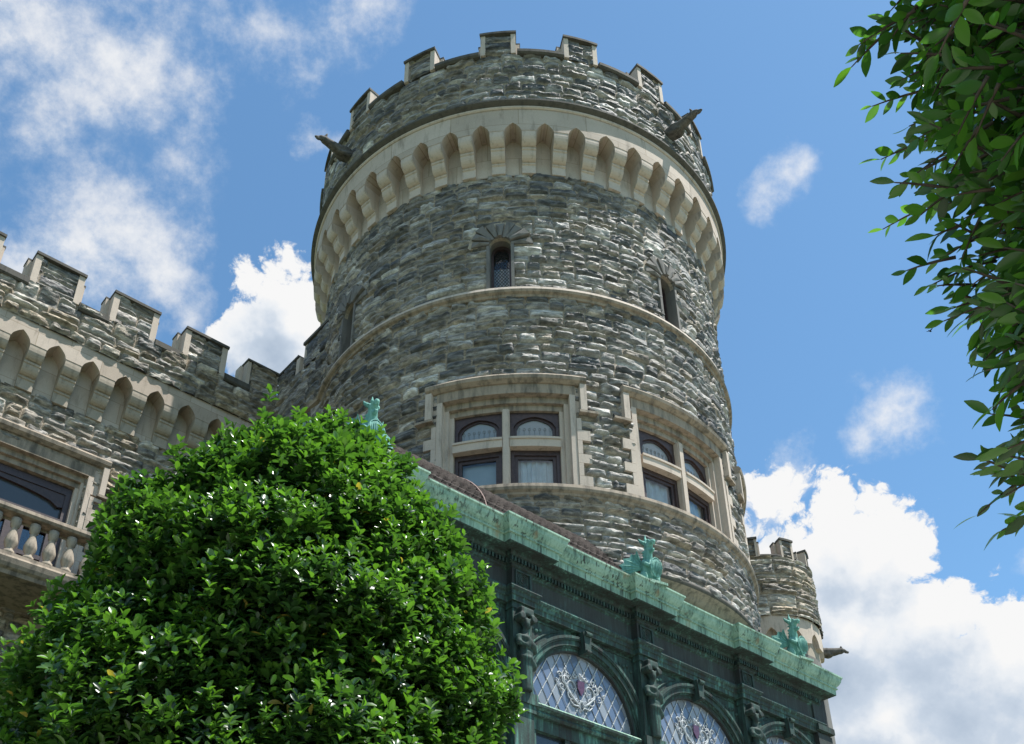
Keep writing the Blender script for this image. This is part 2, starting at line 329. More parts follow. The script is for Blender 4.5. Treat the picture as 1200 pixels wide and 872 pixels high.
class MB:
    """Collects shapes given in wall coordinates (s along, o outward, z up) and maps them into one mesh."""
    def __init__(s, f=None, ds=.12): s.f = f or (lambda a, b, c: (a, b, c)); s.V = []; s.S = []; s.Fc = []; s.Mi = []; s.Cl = []; s.ds = ds; s.c = (1, 1, 1)
    def v(s, a, b, c):
        s.V.append(s.f(a, b, c)); s.S.append((a, b, c)); s.Cl.append(s.c); return len(s.V) - 1
    def face(s, idx, m=0): s.Fc.append(tuple(idx)); s.Mi.append(m)
    def box(s, s0, s1, o0, o1, z0, z1, m=0, curved=False):
        n = max(1, int(abs(s1 - s0) / s.ds)) if curved else 1
        rows = []
        for i in range(n + 1):
            t = s0 + (s1 - s0) * i / n
            rows.append([s.v(t, o0, z0), s.v(t, o1, z0), s.v(t, o1, z1), s.v(t, o0, z1)])
        for i in range(n):
            a, b = rows[i], rows[i + 1]
            for k in range(4): s.face((a[k], b[k], b[(k + 1) % 4], a[(k + 1) % 4]), m)
        s.face(rows[0][::-1], m); s.face(rows[-1], m)
    def band(s, prof, s0, s1, m=0, n=None, caps=True, close=False):
        """Extrude an (o,z) profile along s; m may be a list with one material per profile segment."""
        n = n or max(1, int(abs(s1 - s0) / s.ds)); k = len(prof); rows = []
        for i in range(n + 1):
            t = s0 + (s1 - s0) * i / n
            rows.append([s.v(t, o, z) for o, z in prof])
        for i in range(n):
            for j in range(k if close else k - 1):
                j2 = (j + 1) % k
                s.face((rows[i][j], rows[i + 1][j], rows[i + 1][j2], rows[i][j2]), m[j] if isinstance(m, (list, tuple)) else m)
        if caps:
            mm = m[0] if isinstance(m, (list, tuple)) else m
            s.face(rows[0], mm); s.face(rows[-1][::-1], mm)
    def head(s, curve, ztop, o0, o1, m=0, back=False):
        """Panel above a curve [(s,z)..]: front at o1, soffit down to o0."""
        pr = None
        for t, z in curve:
            r = (s.v(t, o1, z), s.v(t, o1, ztop), s.v(t, o0, z), s.v(t, o0, ztop))
            if pr:
                s.face((pr[0], r[0], r[1], pr[1]), m); s.face((pr[2], r[2], r[0], pr[0]), m); s.face((pr[1], r[1], r[3], pr[3]), m)
                if back: s.face((pr[2], pr[3], r[3], r[2]), m)
            else: s.face((r[0], r[1], r[3], r[2]), m)
            pr = r
        s.face((pr[0], pr[2], pr[3], pr[1]), m)
    def archring(s, pts_in, pts_out, o0, o1, m=0):
        pr = None
        for (a, b), (c, d) in zip(pts_in, pts_out):
            r = (s.v(a, o0, b), s.v(a, o1, b), s.v(c, o1, d), s.v(c, o0, d))
            if pr:
                for k in range(4): s.face((pr[k], r[k], r[(k + 1) % 4], pr[(k + 1) % 4]), m)
            else: s.face(r[::-1], m)
            pr = r
        s.face(pr, m)
    def poly(s, pts, o0, o1, m=0):
        a = [s.v(x, o0, z) for x, z in pts]; b = [s.v(x, o1, z) for x, z in pts]
        s.face(a, m); s.face(b[::-1], m)
        for i in range(len(pts)):
            j = (i + 1) % len(pts); s.face((a[i], a[j], b[j], b[i]), m)
    def tube(s, pts, rad, n=8, m=0, cap=True):
        P = [Vector(s.f(*p)) for p in pts]; k = len(P)
        if not isinstance(rad, (list, tuple)): rad = [rad] * k
        rings = []; up = Vector((.13, .31, .94))
        for i in range(k):
            t = (P[min(i + 1, k - 1)] - P[max(i - 1, 0)]).normalized()
            if abs(t.dot(up)) > .97: up = Vector((1, .1, 0))
            x = t.cross(up).normalized(); y = x.cross(t)
            ring = []
            for j in range(n):
                a = 2 * pi * j / n; q = P[i] + (x * cos(a) + y * sin(a)) * rad[i]
                s.V.append(tuple(q)); s.S.append(pts[i]); s.Cl.append(s.c); ring.append(len(s.V) - 1)
            rings.append(ring)
        for i in range(k - 1):
            for j in range(n):
                j2 = (j + 1) % n; s.face((rings[i][j], rings[i][j2], rings[i + 1][j2], rings[i + 1][j]), m)
        if cap: s.face(rings[0][::-1], m); s.face(rings[-1], m)
    def ell(s, c, r, m=0, nu=12, nv=8):
        g = []
        for i in range(nv + 1):
            t = pi * i / nv
            g.append([s.v(c[0] + r[0] * sin(t) * cos(2 * pi * j / nu), c[1] + r[1] * sin(t) * sin(2 * pi * j / nu), c[2] + r[2] * cos(t)) for j in range(nu)])
        for i in range(nv):
            for j in range(nu):
                j2 = (j + 1) % nu; s.face((g[i][j], g[i][j2], g[i + 1][j2], g[i + 1][j]), m)
    def lathe(s, prof, cx, cy, n=14, m=0):
        """Turned shape about a vertical axis; prof = [(radius, z)]."""
        g = [[s.v(cx + r * cos(2 * pi * j / n), cy + r * sin(2 * pi * j / n), z) for j in range(n)] for r, z in prof]
        for i in range(len(prof) - 1):
            for j in range(n):
                j2 = (j + 1) % n; s.face((g[i][j], g[i][j2], g[i + 1][j2], g[i + 1][j]), m)
        s.face(g[0][::-1], m); s.face(g[-1], m)
    def mesh(s, name, mats, smooth=False, normals=True):
        me = bpy.data.meshes.new(name); me.from_pydata(s.V, [], s.Fc)
        me.polygons.foreach_set('material_index', s.Mi)
        a = me.attributes.new('sz', 'FLOAT_VECTOR', 'POINT'); a.data.foreach_set('vector', np.array(s.S, np.float32).ravel())
        a = me.color_attributes.new('col', 'FLOAT_COLOR', 'POINT'); a.data.foreach_set('color', np.concatenate([np.array(s.Cl, np.float32), np.ones((len(s.Cl), 1), np.float32)], 1).ravel())
        if normals:
            bm = bmesh.new(); bm.from_mesh(me); bmesh.ops.recalc_face_normals(bm, faces=bm.faces); bm.to_mesh(me); bm.free()
        me.polygons.foreach_set('use_smooth', [smooth] * len(me.polygons))
        for m in mats: me.materials.append(MAT[m])
        return me
    def build(s, name, mats, parent=None, smooth=False, normals=True):
        return link(name, s.mesh(name, mats if isinstance(mats, (list, tuple)) else [mats], smooth, normals), parent)

def sculpt(name, mb, mats, parent, voxel=.02, it=3):
    """Fuse overlapping lumps and tubes into one continuous skin."""
    tmp = mb.build(name, mats)
    r = tmp.modifiers.new('r', 'REMESH'); r.mode = 'VOXEL'; r.voxel_size = voxel
    sm = tmp.modifiers.new('s', 'SMOOTH'); sm.iterations = it; sm.factor = .5
    dg = bpy.context.evaluated_depsgraph_get(); me = bpy.data.meshes.new_from_object(tmp.evaluated_get(dg))
    old = tmp.data; bpy.data.objects.remove(tmp); bpy.data.meshes.remove(old)
    me.name = name; me.materials.clear()
    for m in mats: me.materials.append(MAT[m])
    me.polygons.foreach_set('use_smooth', [True] * len(me.polygons))
    return link(name, me, parent)

PAL_GREY = [(.092, .092, .090), (.125, .121, .113), (.18, .175, .165), (.058, .060, .062), (.215, .21, .20), (.150, .132, .106), (.265, .262, .25), (.105, .098, .086), (.155, .154, .15), (.072, .073, .072)]
PAL_BROWN = [(.16, .152, .137), (.21, .198, .175), (.115, .11, .10), (.24, .218, .18), (.20, .17, .125), (.15, .135, .11), (.28, .265, .235)]
MORTAR = np.array((.35, .285, .21))
def rock_patch(name, S0, S1, Z0, Z1, f, parent, res=.022, hole=None, seed=1, courses=(.36, .48), sub=((1, .04), (2, .56), (3, .40)), wid=(.24, .66), amp=1., pal=PAL_GREY, joint=.017):
    """A wall face of rock-faced ashlar: every stone stands out from its mortar with its own broken face."""
    rng = np.random.default_rng(seed); rects = []
    z = Z0 - rng.uniform(0, .2)
    while z < Z1:
        H = rng.uniform(*courses); s = S0 - rng.uniform(0, .8)
        while s < S1:
            W = rng.uniform(wid[1] * 1.3, wid[1] * 3.2); k = rng.choice([a for a, _ in sub], p=[b for _, b in sub])
            hs = rng.uniform(.7, 1.3, k); hs = hs / hs.sum() * H; zz = z
            for h in hs:
                t = s
                while t < s + W - 1e-6:
                    ww = rng.uniform(*wid) * (1.15 if h > .26 else 1)
                    if s + W - (t + ww) < wid[0] * .7: ww = s + W - t
                    rects.append((t, t + ww, zz, zz + h)); t += ww
                zz += h
            s += W
        z += H
    ns = max(2, int((S1 - S0) / res) + 1); nz = max(2, int((Z1 - Z0) / res) + 1)
    sa = np.linspace(S0, S1, ns); za = np.linspace(Z0, Z1, nz)
    Sg, Zg = np.meshgrid(sa, za, indexing='ij')
    D = np.zeros_like(Sg); I = np.zeros(Sg.shape, np.int64); LX = np.zeros_like(Sg); LZ = np.zeros_like(Sg)
    for i, (a, b, c, d) in enumerate(rects):
        i0, i1 = np.searchsorted(sa, [a, b]); j0, j1 = np.searchsorted(za, [c, d])
        if i0 >= i1 or j0 >= j1: continue
        x = sa[i0:i1, None]; y = za[None, j0:j1]
        D[i0:i1, j0:j1] = np.minimum(np.minimum(x - a, b - x), np.minimum(y - c, d - y)); I[i0:i1, j0:j1] = i
        LX[i0:i1, j0:j1] = (x - (a + b) / 2) + 0 * y; LZ[i0:i1, j0:j1] = (y - (c + d) / 2) + 0 * x
    n = len(rects)
    D = D + (fbm(Sg * 9, Zg * 9, 3, 3) - .5) * .012
    h0 = rng.uniform(.026, .066, n)[I]; gx = rng.uniform(-.05, .05, n)[I]; gz = rng.uniform(-.15, .45, n)[I]; ph = rng.uniform(0, 50, n)[I]; rough = rng.uniform(.5, 1.5, n)[I]
    chunk = fbm(Sg * 6 + ph * 3, Zg * 17 + ph, 4, 1) - .5
    tilt = rng.uniform(-.5, .5, n)[I]
    lz = Zg * rng.uniform(9, 17, n)[I] + LX * tilt * 4 + 2.2 * fbm(Sg * 4 + ph, Zg * 5, 3, 5) + ph
    saw = 1 - (lz - np.floor(lz))
    bul = np.clip((D - joint * .5) / .028, 0, 1); bul = bul * bul * (3 - 2 * bul)
    face = h0 + gx * LX + gz * LZ * .5
    for k in range(3):
        face = np.minimum(face, h0 + rng.uniform(-.004, .022, n)[I] + rng.uniform(-.12, .12, n)[I] * LX + rng.uniform(-.40, .40, n)[I] * LZ)
    H = amp * (bul * (face + .012 + rough * (.070 * chunk + .020 * (saw - .4))) + .004)
    H = np.maximum(H, .009 * amp)
    palA = np.array(pal) * np.array((1.43, 1.34, 1.26)); stain = fbm(Sg * 2.0, Zg * .30, 4, 7); pc = palA[rng.integers(0, len(pal), n)] * rng.uniform(.75, 1.25, (n, 1))
    col = pc[I]
    streak = fbm(Sg * 3 + ph, Zg * 46 + ph, 4, 2); blot = fbm(Sg * 1.3, Zg * 1.6, 4, 6)
    st2 = fbm((Sg + Zg * tilt * 2.5) * 6 + ph, (Zg - Sg * tilt * .8) * 30 + ph * 2, 4, 3)
    grain = np.clip((st2 - .5) * 2.6, -.62, .75)  # slanted light and dark grain, different in each stone
    col = col * (.62 + .76 * streak)[..., None] * (1 + grain)[..., None]
    white = np.clip((streak - .61) / .12, 0, 1)[..., None] * .45; col = col * (1 - white) + np.array((.42, .41, .385)) * white
    br = np.clip((blot - .54) / .2, 0, 1)[..., None] * .35; col = col * (1 - br) + col * np.array((1.12, .98, .78)) * br
    col = col * (.76 + .48 * stain)[..., None]
    mort = np.clip(1 - (D - joint * .4) / (joint * .7), 0, 1)[..., None]
    mc = MORTAR * (.75 + .5 * fbm(Sg * 12, Zg * 12, 3, 4))[..., None]
    col = col * (1 - mort) + mc * mort
    col = np.concatenate([col, 1 - mort], -1)
    P = f(Sg, H, Zg); V = np.stack([np.broadcast_to(p, Sg.shape) for p in P], -1).reshape(-1, 3)
    idx = np.arange(ns * nz).reshape(ns, nz)
    Q = np.stack([idx[:-1, :-1], idx[1:, :-1], idx[1:, 1:], idx[:-1, 1:]], -1)
    if hole is not None:
        sc_ = (Sg[:-1, :-1] + Sg[1:, 1:]) / 2; zc_ = (Zg[:-1, :-1] + Zg[1:, 1:]) / 2
        Q = Q[~hole(sc_, zc_)]
    Q = Q.reshape(-1, 4)
    if hole is not None:
        used = np.zeros(len(V), bool); used[Q.ravel()] = True; re = np.cumsum(used) - 1
        V = V[used]; Q = re[Q]; col = col.reshape(-1, 4)[used]; szv = np.stack([Sg, H * 0 + seed, Zg], -1).reshape(-1, 3)[used]
    else:
        col = col.reshape(-1, 4); szv = np.stack([Sg, H * 0 + seed, Zg], -1).reshape(-1, 3)
    return link(name, np_mesh(name, V, Q, ['stone'], col, szv), parent)

# building frame: u runs along the facades, c away from the camera side
PHI = R(48.358); ANG = pi / 2 - PHI
DX, DY = sin(PHI), cos(PHI); NX, NY = -cos(PHI), sin(PHI)
def world_uc(u, c, z=0): return (u * DX + c * NX, u * DY + c * NY, z)

# ================================================================== ground
gm = MB(); gm.face([gm.v(-1500, -1500, 0), gm.v(1500, -1500, 0), gm.v(1500, 1500, 0), gm.v(-1500, 1500, 0)])
tag(gm.build('ground', 'grass', normals=False), None, None, kind='structure')
pm = MB(); pm.face([pm.v(-14, -9, .004), pm.v(30, -9, .004), pm.v(30, 7.6, .004), pm.v(-14, 7.6, .004)])  # unseen pale paving, made large to bounce warm light up the walls
po = pm.build('path', 'bounce_paving', normals=False); po.rotation_euler = (0, 0, ANG); tag(po, None, None, kind='structure')

# ================================================================== round tower
AX, AY = 0.243, 16.689
def arch_pts(hw, zs, rise, n=14, point=.3, c=0.):
    out = []
    for i in range(n + 1):
        x = -1 + 2 * i / n
        out.append((c + hw * x, zs + rise * ((1 - point) * math.sqrt(max(0, 1 - x * x)) + point * (1 - abs(x)))))
    return out
def cyl(Rb):
    def f(s, o, z):
        a = s / Rb; r = Rb + o
        return (r * np.sin(a), -r * np.cos(a), z + EYE) if isinstance(s, np.ndarray) else (r * sin(a), -r * cos(a), z + EYE)
    return f

def corbel_table(root, f, s0, s1, bays, zb, hb, oproj, pitch, curved, corbel_name='corbel', place=None):
    """Cream band on pointed niches, carried by stepped corbel blocks. zb = foot of the blocks, hb = band top."""
    part = MB(f, .1)
    zblk = zb + .77; zapex = zb + .975; hw = pitch * .275; cb = pitch * .225
    part.band([(.035, zb), (.035, zapex + .1)], s0, s1, 0, caps=False)              # wall at the back of the niches
    for i in range(bays):
        c = s0 + pitch * (i + .5)
        cur = [(c - pitch / 2, zblk), (c - hw, zblk)] + arch_pts(hw, zblk - .02, zapex - zblk + .03, 12, .5, c) + [(c + hw, zblk), (c + pitch / 2, zblk)]
        part.head(cur, hb, .03, oproj, 0)
    ct = part.build('corbel_table', ['lime'], root)
    k = MB(f, .08)
    prof = [(.03, zb), (.10, zb), (.10, zb + .20), (.125, zb + .215), (.125, zb + .245)]
    for j in range(6): t = j / 5 * pi / 2; prof.append((.115 + .135 * sin(t), zb + .26 + .17 * (1 - cos(t))))
    prof += [(.272, zb + .445), (.272, zb + .485)]
    for j in range(6): t = j / 5 * pi / 2; prof.append((.255 + (oproj - .263) * sin(t), zb + .50 + .19 * (1 - cos(t))))
    prof += [(oproj - .008, zb + .70), (oproj - .008, zblk), (.03, zblk)]
    k.band(prof, -cb, cb, 0, n=2 if curved else 1, close=True)
    k0 = None
    for i in range(bays + 1):
        pos, rot = place(s0 + pitch * i)
        if k0 is None:
            k0 = k.build(corbel_name, ['limeplain' if curved else 'limedirty'], ct); k0.location = pos; k0.rotation_euler = (0, 0, rot)
        else: dup(k0, ct, pos, (0, 0, rot))
    return ct

def merlon(root, f, z0, h, w, ofr, th, name='merlon', seed=3, parent=None, strip=.085):
    """One battlement: rock panel in front between cream edges, wider rear half, dark capping."""
    b = MB(f, .1); hw = w / 2
    b.box(-hw, -hw + strip, ofr - th * .5, ofr, z0, z0 + h, 0, True); b.box(hw - strip, hw, ofr - th * .5, ofr, z0, z0 + h, 0, True)
    b.box(-hw + strip + .002, hw - strip - .002, ofr - th * .5, ofr - .068, z0, z0 + h, 2, True)
    b.box(-hw - .075, hw + .075, ofr - th, ofr - th * .5 - .002, z0, z0 + h - .01, 0, True)
    b.box(-hw - .012, hw + .012, ofr - th * .5, ofr + .035, z0 + h + .001, z0 + h + .06, 1, True)
    b.box(-hw - .086, hw + .086, ofr - th - .01, ofr - th * .5 - .003, z0 + h - .008, z0 + h + .04, 1, True)
    o = b.build(name, ['limeplain', 'coping', 'vouss'], parent or root)
    ff = lambda s, oo, z: f(s, oo + ofr - .065, z)
    rock_patch('stone_panel', -hw + strip, hw - strip, z0, z0 + h, ff, o, .02, None, seed, (.18, .26), ((1, .7), (2, .3)), (.35, .7), .8)
    return o

def window_stone(b, c, hw, z0, z1, hood_hw, zh0, zh1, drop, f, teeth=True, curved=True, od=0.):
    """Moulded cream surround with hood mould, label stops and toothed jambs. m0 cream, m1 weathered."""
    steps = [(hw, hw + .065, -.30, -.10), (hw + .065, hw + .135, -.30, -.035), (hw + .135, hw + .225, -.30, .075)]
    for i, (a, e, o0, o1) in enumerate(steps):
        zt = z1 + (a - hw) * 1.6
        for sg in (-1, 1): b.box(c + sg * a, c + sg * e, o0, o1 + od, z0, zt, 0, curved)
        b.box(c - e, c + e, o0, o1 + od - .002, zt + .001, z1 + (e - hw) * 1.6 + (.0 if i < 2 else .04), 1 if i < 2 else 1, curved)
    zt = z1 + .225 * 1.6 + .04
    b.box(c - hood_hw + .10, c + hood_hw - .10, -.1, .055 + od, zt + .001, zh0, 1, curved)
    pr = [(0, zh0 + .001), (.10, zh0 + .001), (.17, zh0 + .045), (.185, zh1 - .05), (.15, zh1), (0, zh1 + .03)]
    b.band([(o + od, z) for o, z in pr], c - hood_hw, c + hood_hw, 1, close=True)
    for sg in (-1, 1):
        s0, s1 = c + sg * (hood_hw - .10), c + sg * hood_hw
        b.box(s0, s1, 0, .15 + od, drop, zh0, 0, curved)
        b.box(c + sg * (hw + .228), s0 - sg * .002, 0, .05 + od, drop, zh0 - .002, 0, curved)
        b.box(s0 - sg * .02, s1 + sg * .17, 0, .15 + od, drop - .045, drop - .002, 1, curved); b.box(s1 + sg * .002, s1 + sg * .15, 0, .06 + od, drop, drop + .10, 2, curved)      # turned label stop; the dark box puts its shade into colour
    if teeth:
        z = z0; k = 0; hts = [.20, .24, .17, .26, .2, .23, .2]
        while z < drop - .14:
            h = min(hts[k % 7], drop - .06 - z)
            e = .30 if k % 2 else .43
            for sg in (-1, 1): b.box(c + sg * (hw + .227), c + sg * (hw + e), -.05, .088 + od, z + .002, z + h - .002, 0, curved)
            z += h; k += 1

def tower():
    root = thing('round_tower', 'tall round grey stone tower with cream corbel band and battlements', 'tower', (AX, AY, 0))
    f = cyl(4.0); K = R(1) * 4.0                     # K: metres of wall per degree
    W_AZ = [-4.4, 40.1, 84.6]; S_AZ = [-5.1, 40.2, -51.5]
    hw, wz0, wz1 = .86, 9.17, 10.72
    slit_z0, slit_z1, slit_hw = 13.22, 14.27, .185
    def hole(s, z):
        m = np.zeros(s.shape, bool)
        for a in W_AZ: m |= (np.abs(s - a * K) < hw + .22) & (z > wz0 - .1) & (z < 11.14)
        for a in S_AZ:
            x = np.abs(s - a * K); m |= (x < slit_hw) & (z > slit_z0 - .05) & (z < slit_z1 + .05); m |= (z > slit_z1) & (np.hypot(x, z - slit_z1) < .56)
        return m
    rock_patch('stone_wall', -118 * K, 128 * K, 7.86, 16.10, f, root, .021, hole, 11, (.31, .39), ((1, .02), (2, .80), (3, .18)), (.24, .56))
    # plain back of the shell, floors and the core under the overhang
    b = MB(f, .3)
    b.band([(-.35, 7.4), (-.35, 18.0)], -180 * K, 180 * K, 0, n=72, caps=False)
    b.band([(-.02, 7.86), (-.02, 16.3)], 127 * K, 243 * K, 1, n=40, caps=False)
    b.band([(-4, 18.0), (-.0, 18.0)], -180 * K, 180 * K, 0, n=48, caps=False)
    b.band([(-4, 7.45), (-.35, 7.45)], -180 * K, 180 * K, 0, n=48, caps=False)
    b.band([(-.55, -EYE), (-.55, 7.5)], -180 * K, 180 * K, 1, n=72, caps=False)
    b.build('core', ['dark', 'vouss'], root)
    # moulded base, sill course, slit course
    b = MB(f, .15)
    b.band([(-.6, 7.42), (-.42, 7.42), (-.30, 7.52), (-.26, 7.56), (-.25, 7.63), (-.12, 7.70), (-.06, 7.76), (-.05, 7.80), (.05, 7.84), (.075, 7.88), (.06, 7.93), (-.02, 7.95)], -180 * K, 180 * K, [0] * 8 + [1] * 3, n=120, caps=False)
    b.build('base_moulding', ['limedark', 'coping'], root, True)
    b = MB(f, .15)
    b.band([(-.05, 8.86), (.02, 8.87), (.03, 8.97), (.07, 9.0), (.08, 9.03), (.125, 9.06), (.14, 9.10), (.13, 9.16), (.05, 9.19), (-.3, 9.20)], -180 * K, 180 * K, [0] * 9, n=140, caps=False)
    b.build('sill_course', ['limedark'], root)
    b = MB(f, .15)
    b.band([(-.05, 13.02), (.06, 13.03), (.075, 13.07), (.125, 13.09), (.145, 13.13), (.13, 13.19), (.09, 13.225), (-.05, 13.27)], -180 * K, 180 * K, [1, 1, 1, 1, 0, 0, 0], n=140, caps=False)  # underside segments in darker stone: their shade is put into the colour
    b.build('string_course', ['limeplain', 'limedark'], root)
    # corbel table
    pitch = 2 * pi * 4.0 / 47
    def place(s): return (0, 0, 0), s / 4.0
    s_start = R(-1.38) * 4.0 - pitch * 15.5
    corbel_table(root, f, s_start, s_start + pitch * 34, 34, 16.08, 17.44, .42, pitch, True, place=place)
    b = MB(f, .15)
    b.band([(.30, 17.445), (.435, 17.445), (.455, 17.465), (.455, 17.50), (.44, 17.515), (.50, 17.545), (.535, 17.57), (.535, 17.61), (.50, 17.655), (.40, 17.76), (.3, 17.76)], -180 * K, 180 * K, [0] * 4 + [1] * 6, n=150, caps=False)
    b.build('gutter_moulding', ['limeplain', 'coping'], root)
    # parapet
    fp = lambda s, o, z: f(s, o + .345, z)
    par = rock_patch('parapet', -118 * K, 128 * K, 17.72, 19.17, fp, root, .022, None, 23, (.30, .38), ((1, .02), (2, .80), (3, .18)), (.24, .54))
    b = MB(f, .2); b.band([(-.02, 17.7), (-.02, 19.16)], -180 * K, 180 * K, 0, n=90, caps=False)
    b.band([(.345, 17.7), (.345, 19.16)], 127 * K, 243 * K, 0, n=40, caps=False)
    b.build('parapet_back', ['vouss'], par)
    w = 8.9 * K
    for i in range(17):
        a = -4.7 + 360 / 17 * i
        b = MB(f, .15); s0 = (a + 4.45) * K + .003; s1 = (a + 360 / 17 - 4.45) * K - .003
        b.band([(-.04, 19.12), (.44, 19.12), (.475, 19.15), (.475, 19.225), (.40, 19.265), (-.02, 19.28), (-.04, 19.2)], s0 + .02, s1 - .02, 0, close=True)
        b.build('crenel_coping', ['coping'], par)
    m0 = merlon(root, f, 19.16, .61, w, .43, .44, 'merlon', 31, par)
    m0.rotation_euler = (0, 0, R(-4.7))
    alt = [m0]
    for i in range(1, 17):
        if i in (1, 2, 16): 
            m = merlon(root, f, 19.16, .61, w, .43, .44, 'merlon', 31 + i, par); m.rotation_euler = (0, 0, R(-4.7 + 360 / 17 * i)); alt.append(m)
        else: dup(alt[i % len(alt)], par, None, (0, 0, R(-4.7 + 360 / 17 * i)))
    # mullioned windows
    for wi, a in enumerate(W_AZ):
        fc = cyl(4.0); b = MB(fc, .1); c = 0
        window_stone(b, c, hw, wz0, wz1, 1.25, 11.12, 11.27, 10.60, fc)
        b.box(-.06, .06, -.30, -.07, wz0, wz1, 0, True); b.box(-.045, .045, -.12, -.045, wz0, wz1, 0, True)
        for sg in (-1, 1): b.box(sg * .061, sg * hw, -.30, -.055, 9.99, 10.13, 0, True); 
        for sg in (-1, 1): b.box(sg * .061, sg * hw, -.30, -.035, 10.131, 10.17, 0, True)
        win = b.build('window', ['limeplain', 'limedark', 'dark'], root); win.rotation_euler = (0, 0, R(a))
        for sg in (-1, 1):
            lo, hi = .062, hw - .002; lc = sg * (lo + hi) / 2; lw = (hi - lo) / 2
            fr = MB(fc, .1)
            # lower light
            for (ins, o0, o1) in ((.0, -.24, -.16), (.055, -.24, -.19)):
                t = .06
                fr.box(lc - lw + ins, lc - lw + ins + t, o0, o1, wz0 + .03, 9.988 - ins, 0); fr.box(lc + lw - ins - t, lc + lw - ins, o0, o1, wz0 + .03, 9.988 - ins, 0)
                fr.box(lc - lw + ins + t, lc + lw - ins - t, o0, o1 - .002, 9.988 - ins - t - .03, 9.988 - ins, 0); fr.box(lc - lw + ins + t, lc + lw - ins - t, o0, o1 - .002, wz0 + .03, wz0 + .05 + t + ins, 0)
            # upper light with a flattened arch
            for (ins, o0, o1) in ((.0, -.24, -.15), (.05, -.24, -.185)):
                t = .055
                fr.box(lc - lw + ins, lc - lw + ins + t, o0, o1, 10.172, 10.50, 0); fr.box(lc + lw - ins - t, lc + lw - ins, o0, o1, 10.172, 10.50, 0)
                fr.box(lc - lw + ins + t, lc + lw - ins - t, o0, o1 - .002, 10.172, 10.20 + ins * .4, 0)
                fr.head([(lc - lw + ins, 10.50)] + arch_pts(lw - ins - t, 10.44 - ins * .3, .20 - ins * .4, 14, .25, lc) + [(lc + lw - ins, 10.50)], wz1, o0, o1 - .003, 0)
            fr.build('casement_frame', ['wood'], win)
            g = MB(fc, .1); g.band([(-.215, wz0 + .05), (-.215, 9.95)], lc - lw + .03, lc + lw - .03, 0, caps=False); g.build('glass_pane', ['glass'], win)
            g = MB(fc, .1); g.c = (.25, .27, .29); g.band([(-.212, 10.18), (-.212, 10.70)], lc - lw + .03, lc + lw - .03, 0, caps=False); g.build('leaded_pane', ['pane'], win)
            l = MB(fc, .1)
            for k in range(-3, 4):
                x = lc + k * .085
                l.tube([(x - .03, -.208, 10.21), (x, -.208, 10.30), (x + .03, -.208, 10.21)], .004, 4); l.tube([(x, -.208, 10.30), (x, -.208, 10.40)], .004, 4)
                l.tube([(x + .02 * cos(t), -.208, 10.43 + .025 * sin(t)) for t in np.linspace(0, 2 * pi, 9)], .004, 4)
            l.build('painted_tracery', ['leadmid'], win)
    # slit windows
    for a in S_AZ:
        b = MB(f, .06); c = 0; hwv = slit_hw
        b.box(-hwv - .05, -hwv + .004, -.35, .085, slit_z0, slit_z1, 2); b.box(hwv - .004, hwv + .05, -.35, .085, slit_z0, slit_z1, 2)
        ap = arch_pts(hwv, slit_z1, hwv, 12, 0)
        b.head(ap, slit_z1 + hwv + .02, -.35, -.01, 2)
        # voussoir fan
        n = 9
        b.archring(arch_pts(hwv, slit_z1, hwv, 24, 0), arch_pts(.575, slit_z1, .575, 24, 0), -.06, .055, 3)
        for i in range(n):
            t0, t1 = pi * i / n + .032, pi * (i + 1) / n - .032; ro = .56 - .03 * ((i * 7) % 3)
            pts = [(hwv * 1.02 * cos(t0), slit_z1 + hwv * 1.02 * sin(t0)), (ro * cos(t0), slit_z1 + ro * sin(t0)), (ro * cos(t1), slit_z1 + ro * sin(t1)), (hwv * 1.02 * cos(t1), slit_z1 + hwv * 1.02 * sin(t1))]
            vq = [0.085 + .02 * ((i * 5) % 3), .075 + .02 * ((i * 3) % 4)]; b.c = (1, 1, 1); q1 = [b.v(x, -.05, z) for x, z in pts]; q2 = [b.v(x, vq[(j in (1, 2)) * 1], z) for j, (x, z) in enumerate(pts)]; cxm = sum(p[0] for p in pts) / 4; czm = sum(p[1] for p in pts) / 4; q3 = b.v(cxm, vq[0] + .02, czm)
            for j in range(4): b.face((q1[j], q1[(j + 1) % 4], q2[(j + 1) % 4], q2[j]), 1); b.face((q2[j], q2[(j + 1) % 4], q3), 1)
        win = b.build('slit_window', ['limedark', 'vouss', 'vouss', 'mortar'], root); win.rotation_euler = (0, 0, R(a))
        g = MB(f, .06); t = .045
        g.box(-hwv, -hwv + t, -.22, -.13, slit_z0 - .02, slit_z1, 0); g.box(hwv - t, hwv, -.22, -.13, slit_z0 - .02, slit_z1, 0)
        g.head([(-hwv, slit_z1)] + arch_pts(hwv - t, slit_z1 - .02, hwv - t, 12, 0) + [(hwv, slit_z1)], slit_z1 + hwv, -.22, -.13, 0)
        g.build('frame', ['wood'], win)
        g = MB(f, .06); g.band([(-.18, slit_z0 - .02), (-.18, slit_z1 + .16)], -hwv + .02, hwv - .02, 0, caps=False); g.build('leaded_pane', ['glass'], win)
        l = MB(f, .06)
        for k in range(-9, 26):
            for dx in (-1, 1):
                p = []
                for t in np.linspace(-.3, .3, 25):
                    x = dx * t; z = slit_z0 + k * .082 + t * 1.35
                    if abs(x) < hwv - .045 and slit_z0 < z < slit_z1 + .12: p.append((x, -.176, z))
                if len(p) > 1: l.tube([p[0], p[-1]], .005, 4)
        l.build('lead_lattice', ['leaddark'], win)
        bl = MB(f, .06); bl.band([(-.30, slit_z0), (-.30, slit_z0 + .85)], -hwv, hwv, 0, caps=False); bl.build('blind', ['blind'], win)
    # gargoyles
    g0 = gargoyle(root, 4.34, 18.36); g0.rotation_euler = (0, 0, R(43.5))
    dup(g0, root, None, (0, 0, R(-50.5)))
    return root

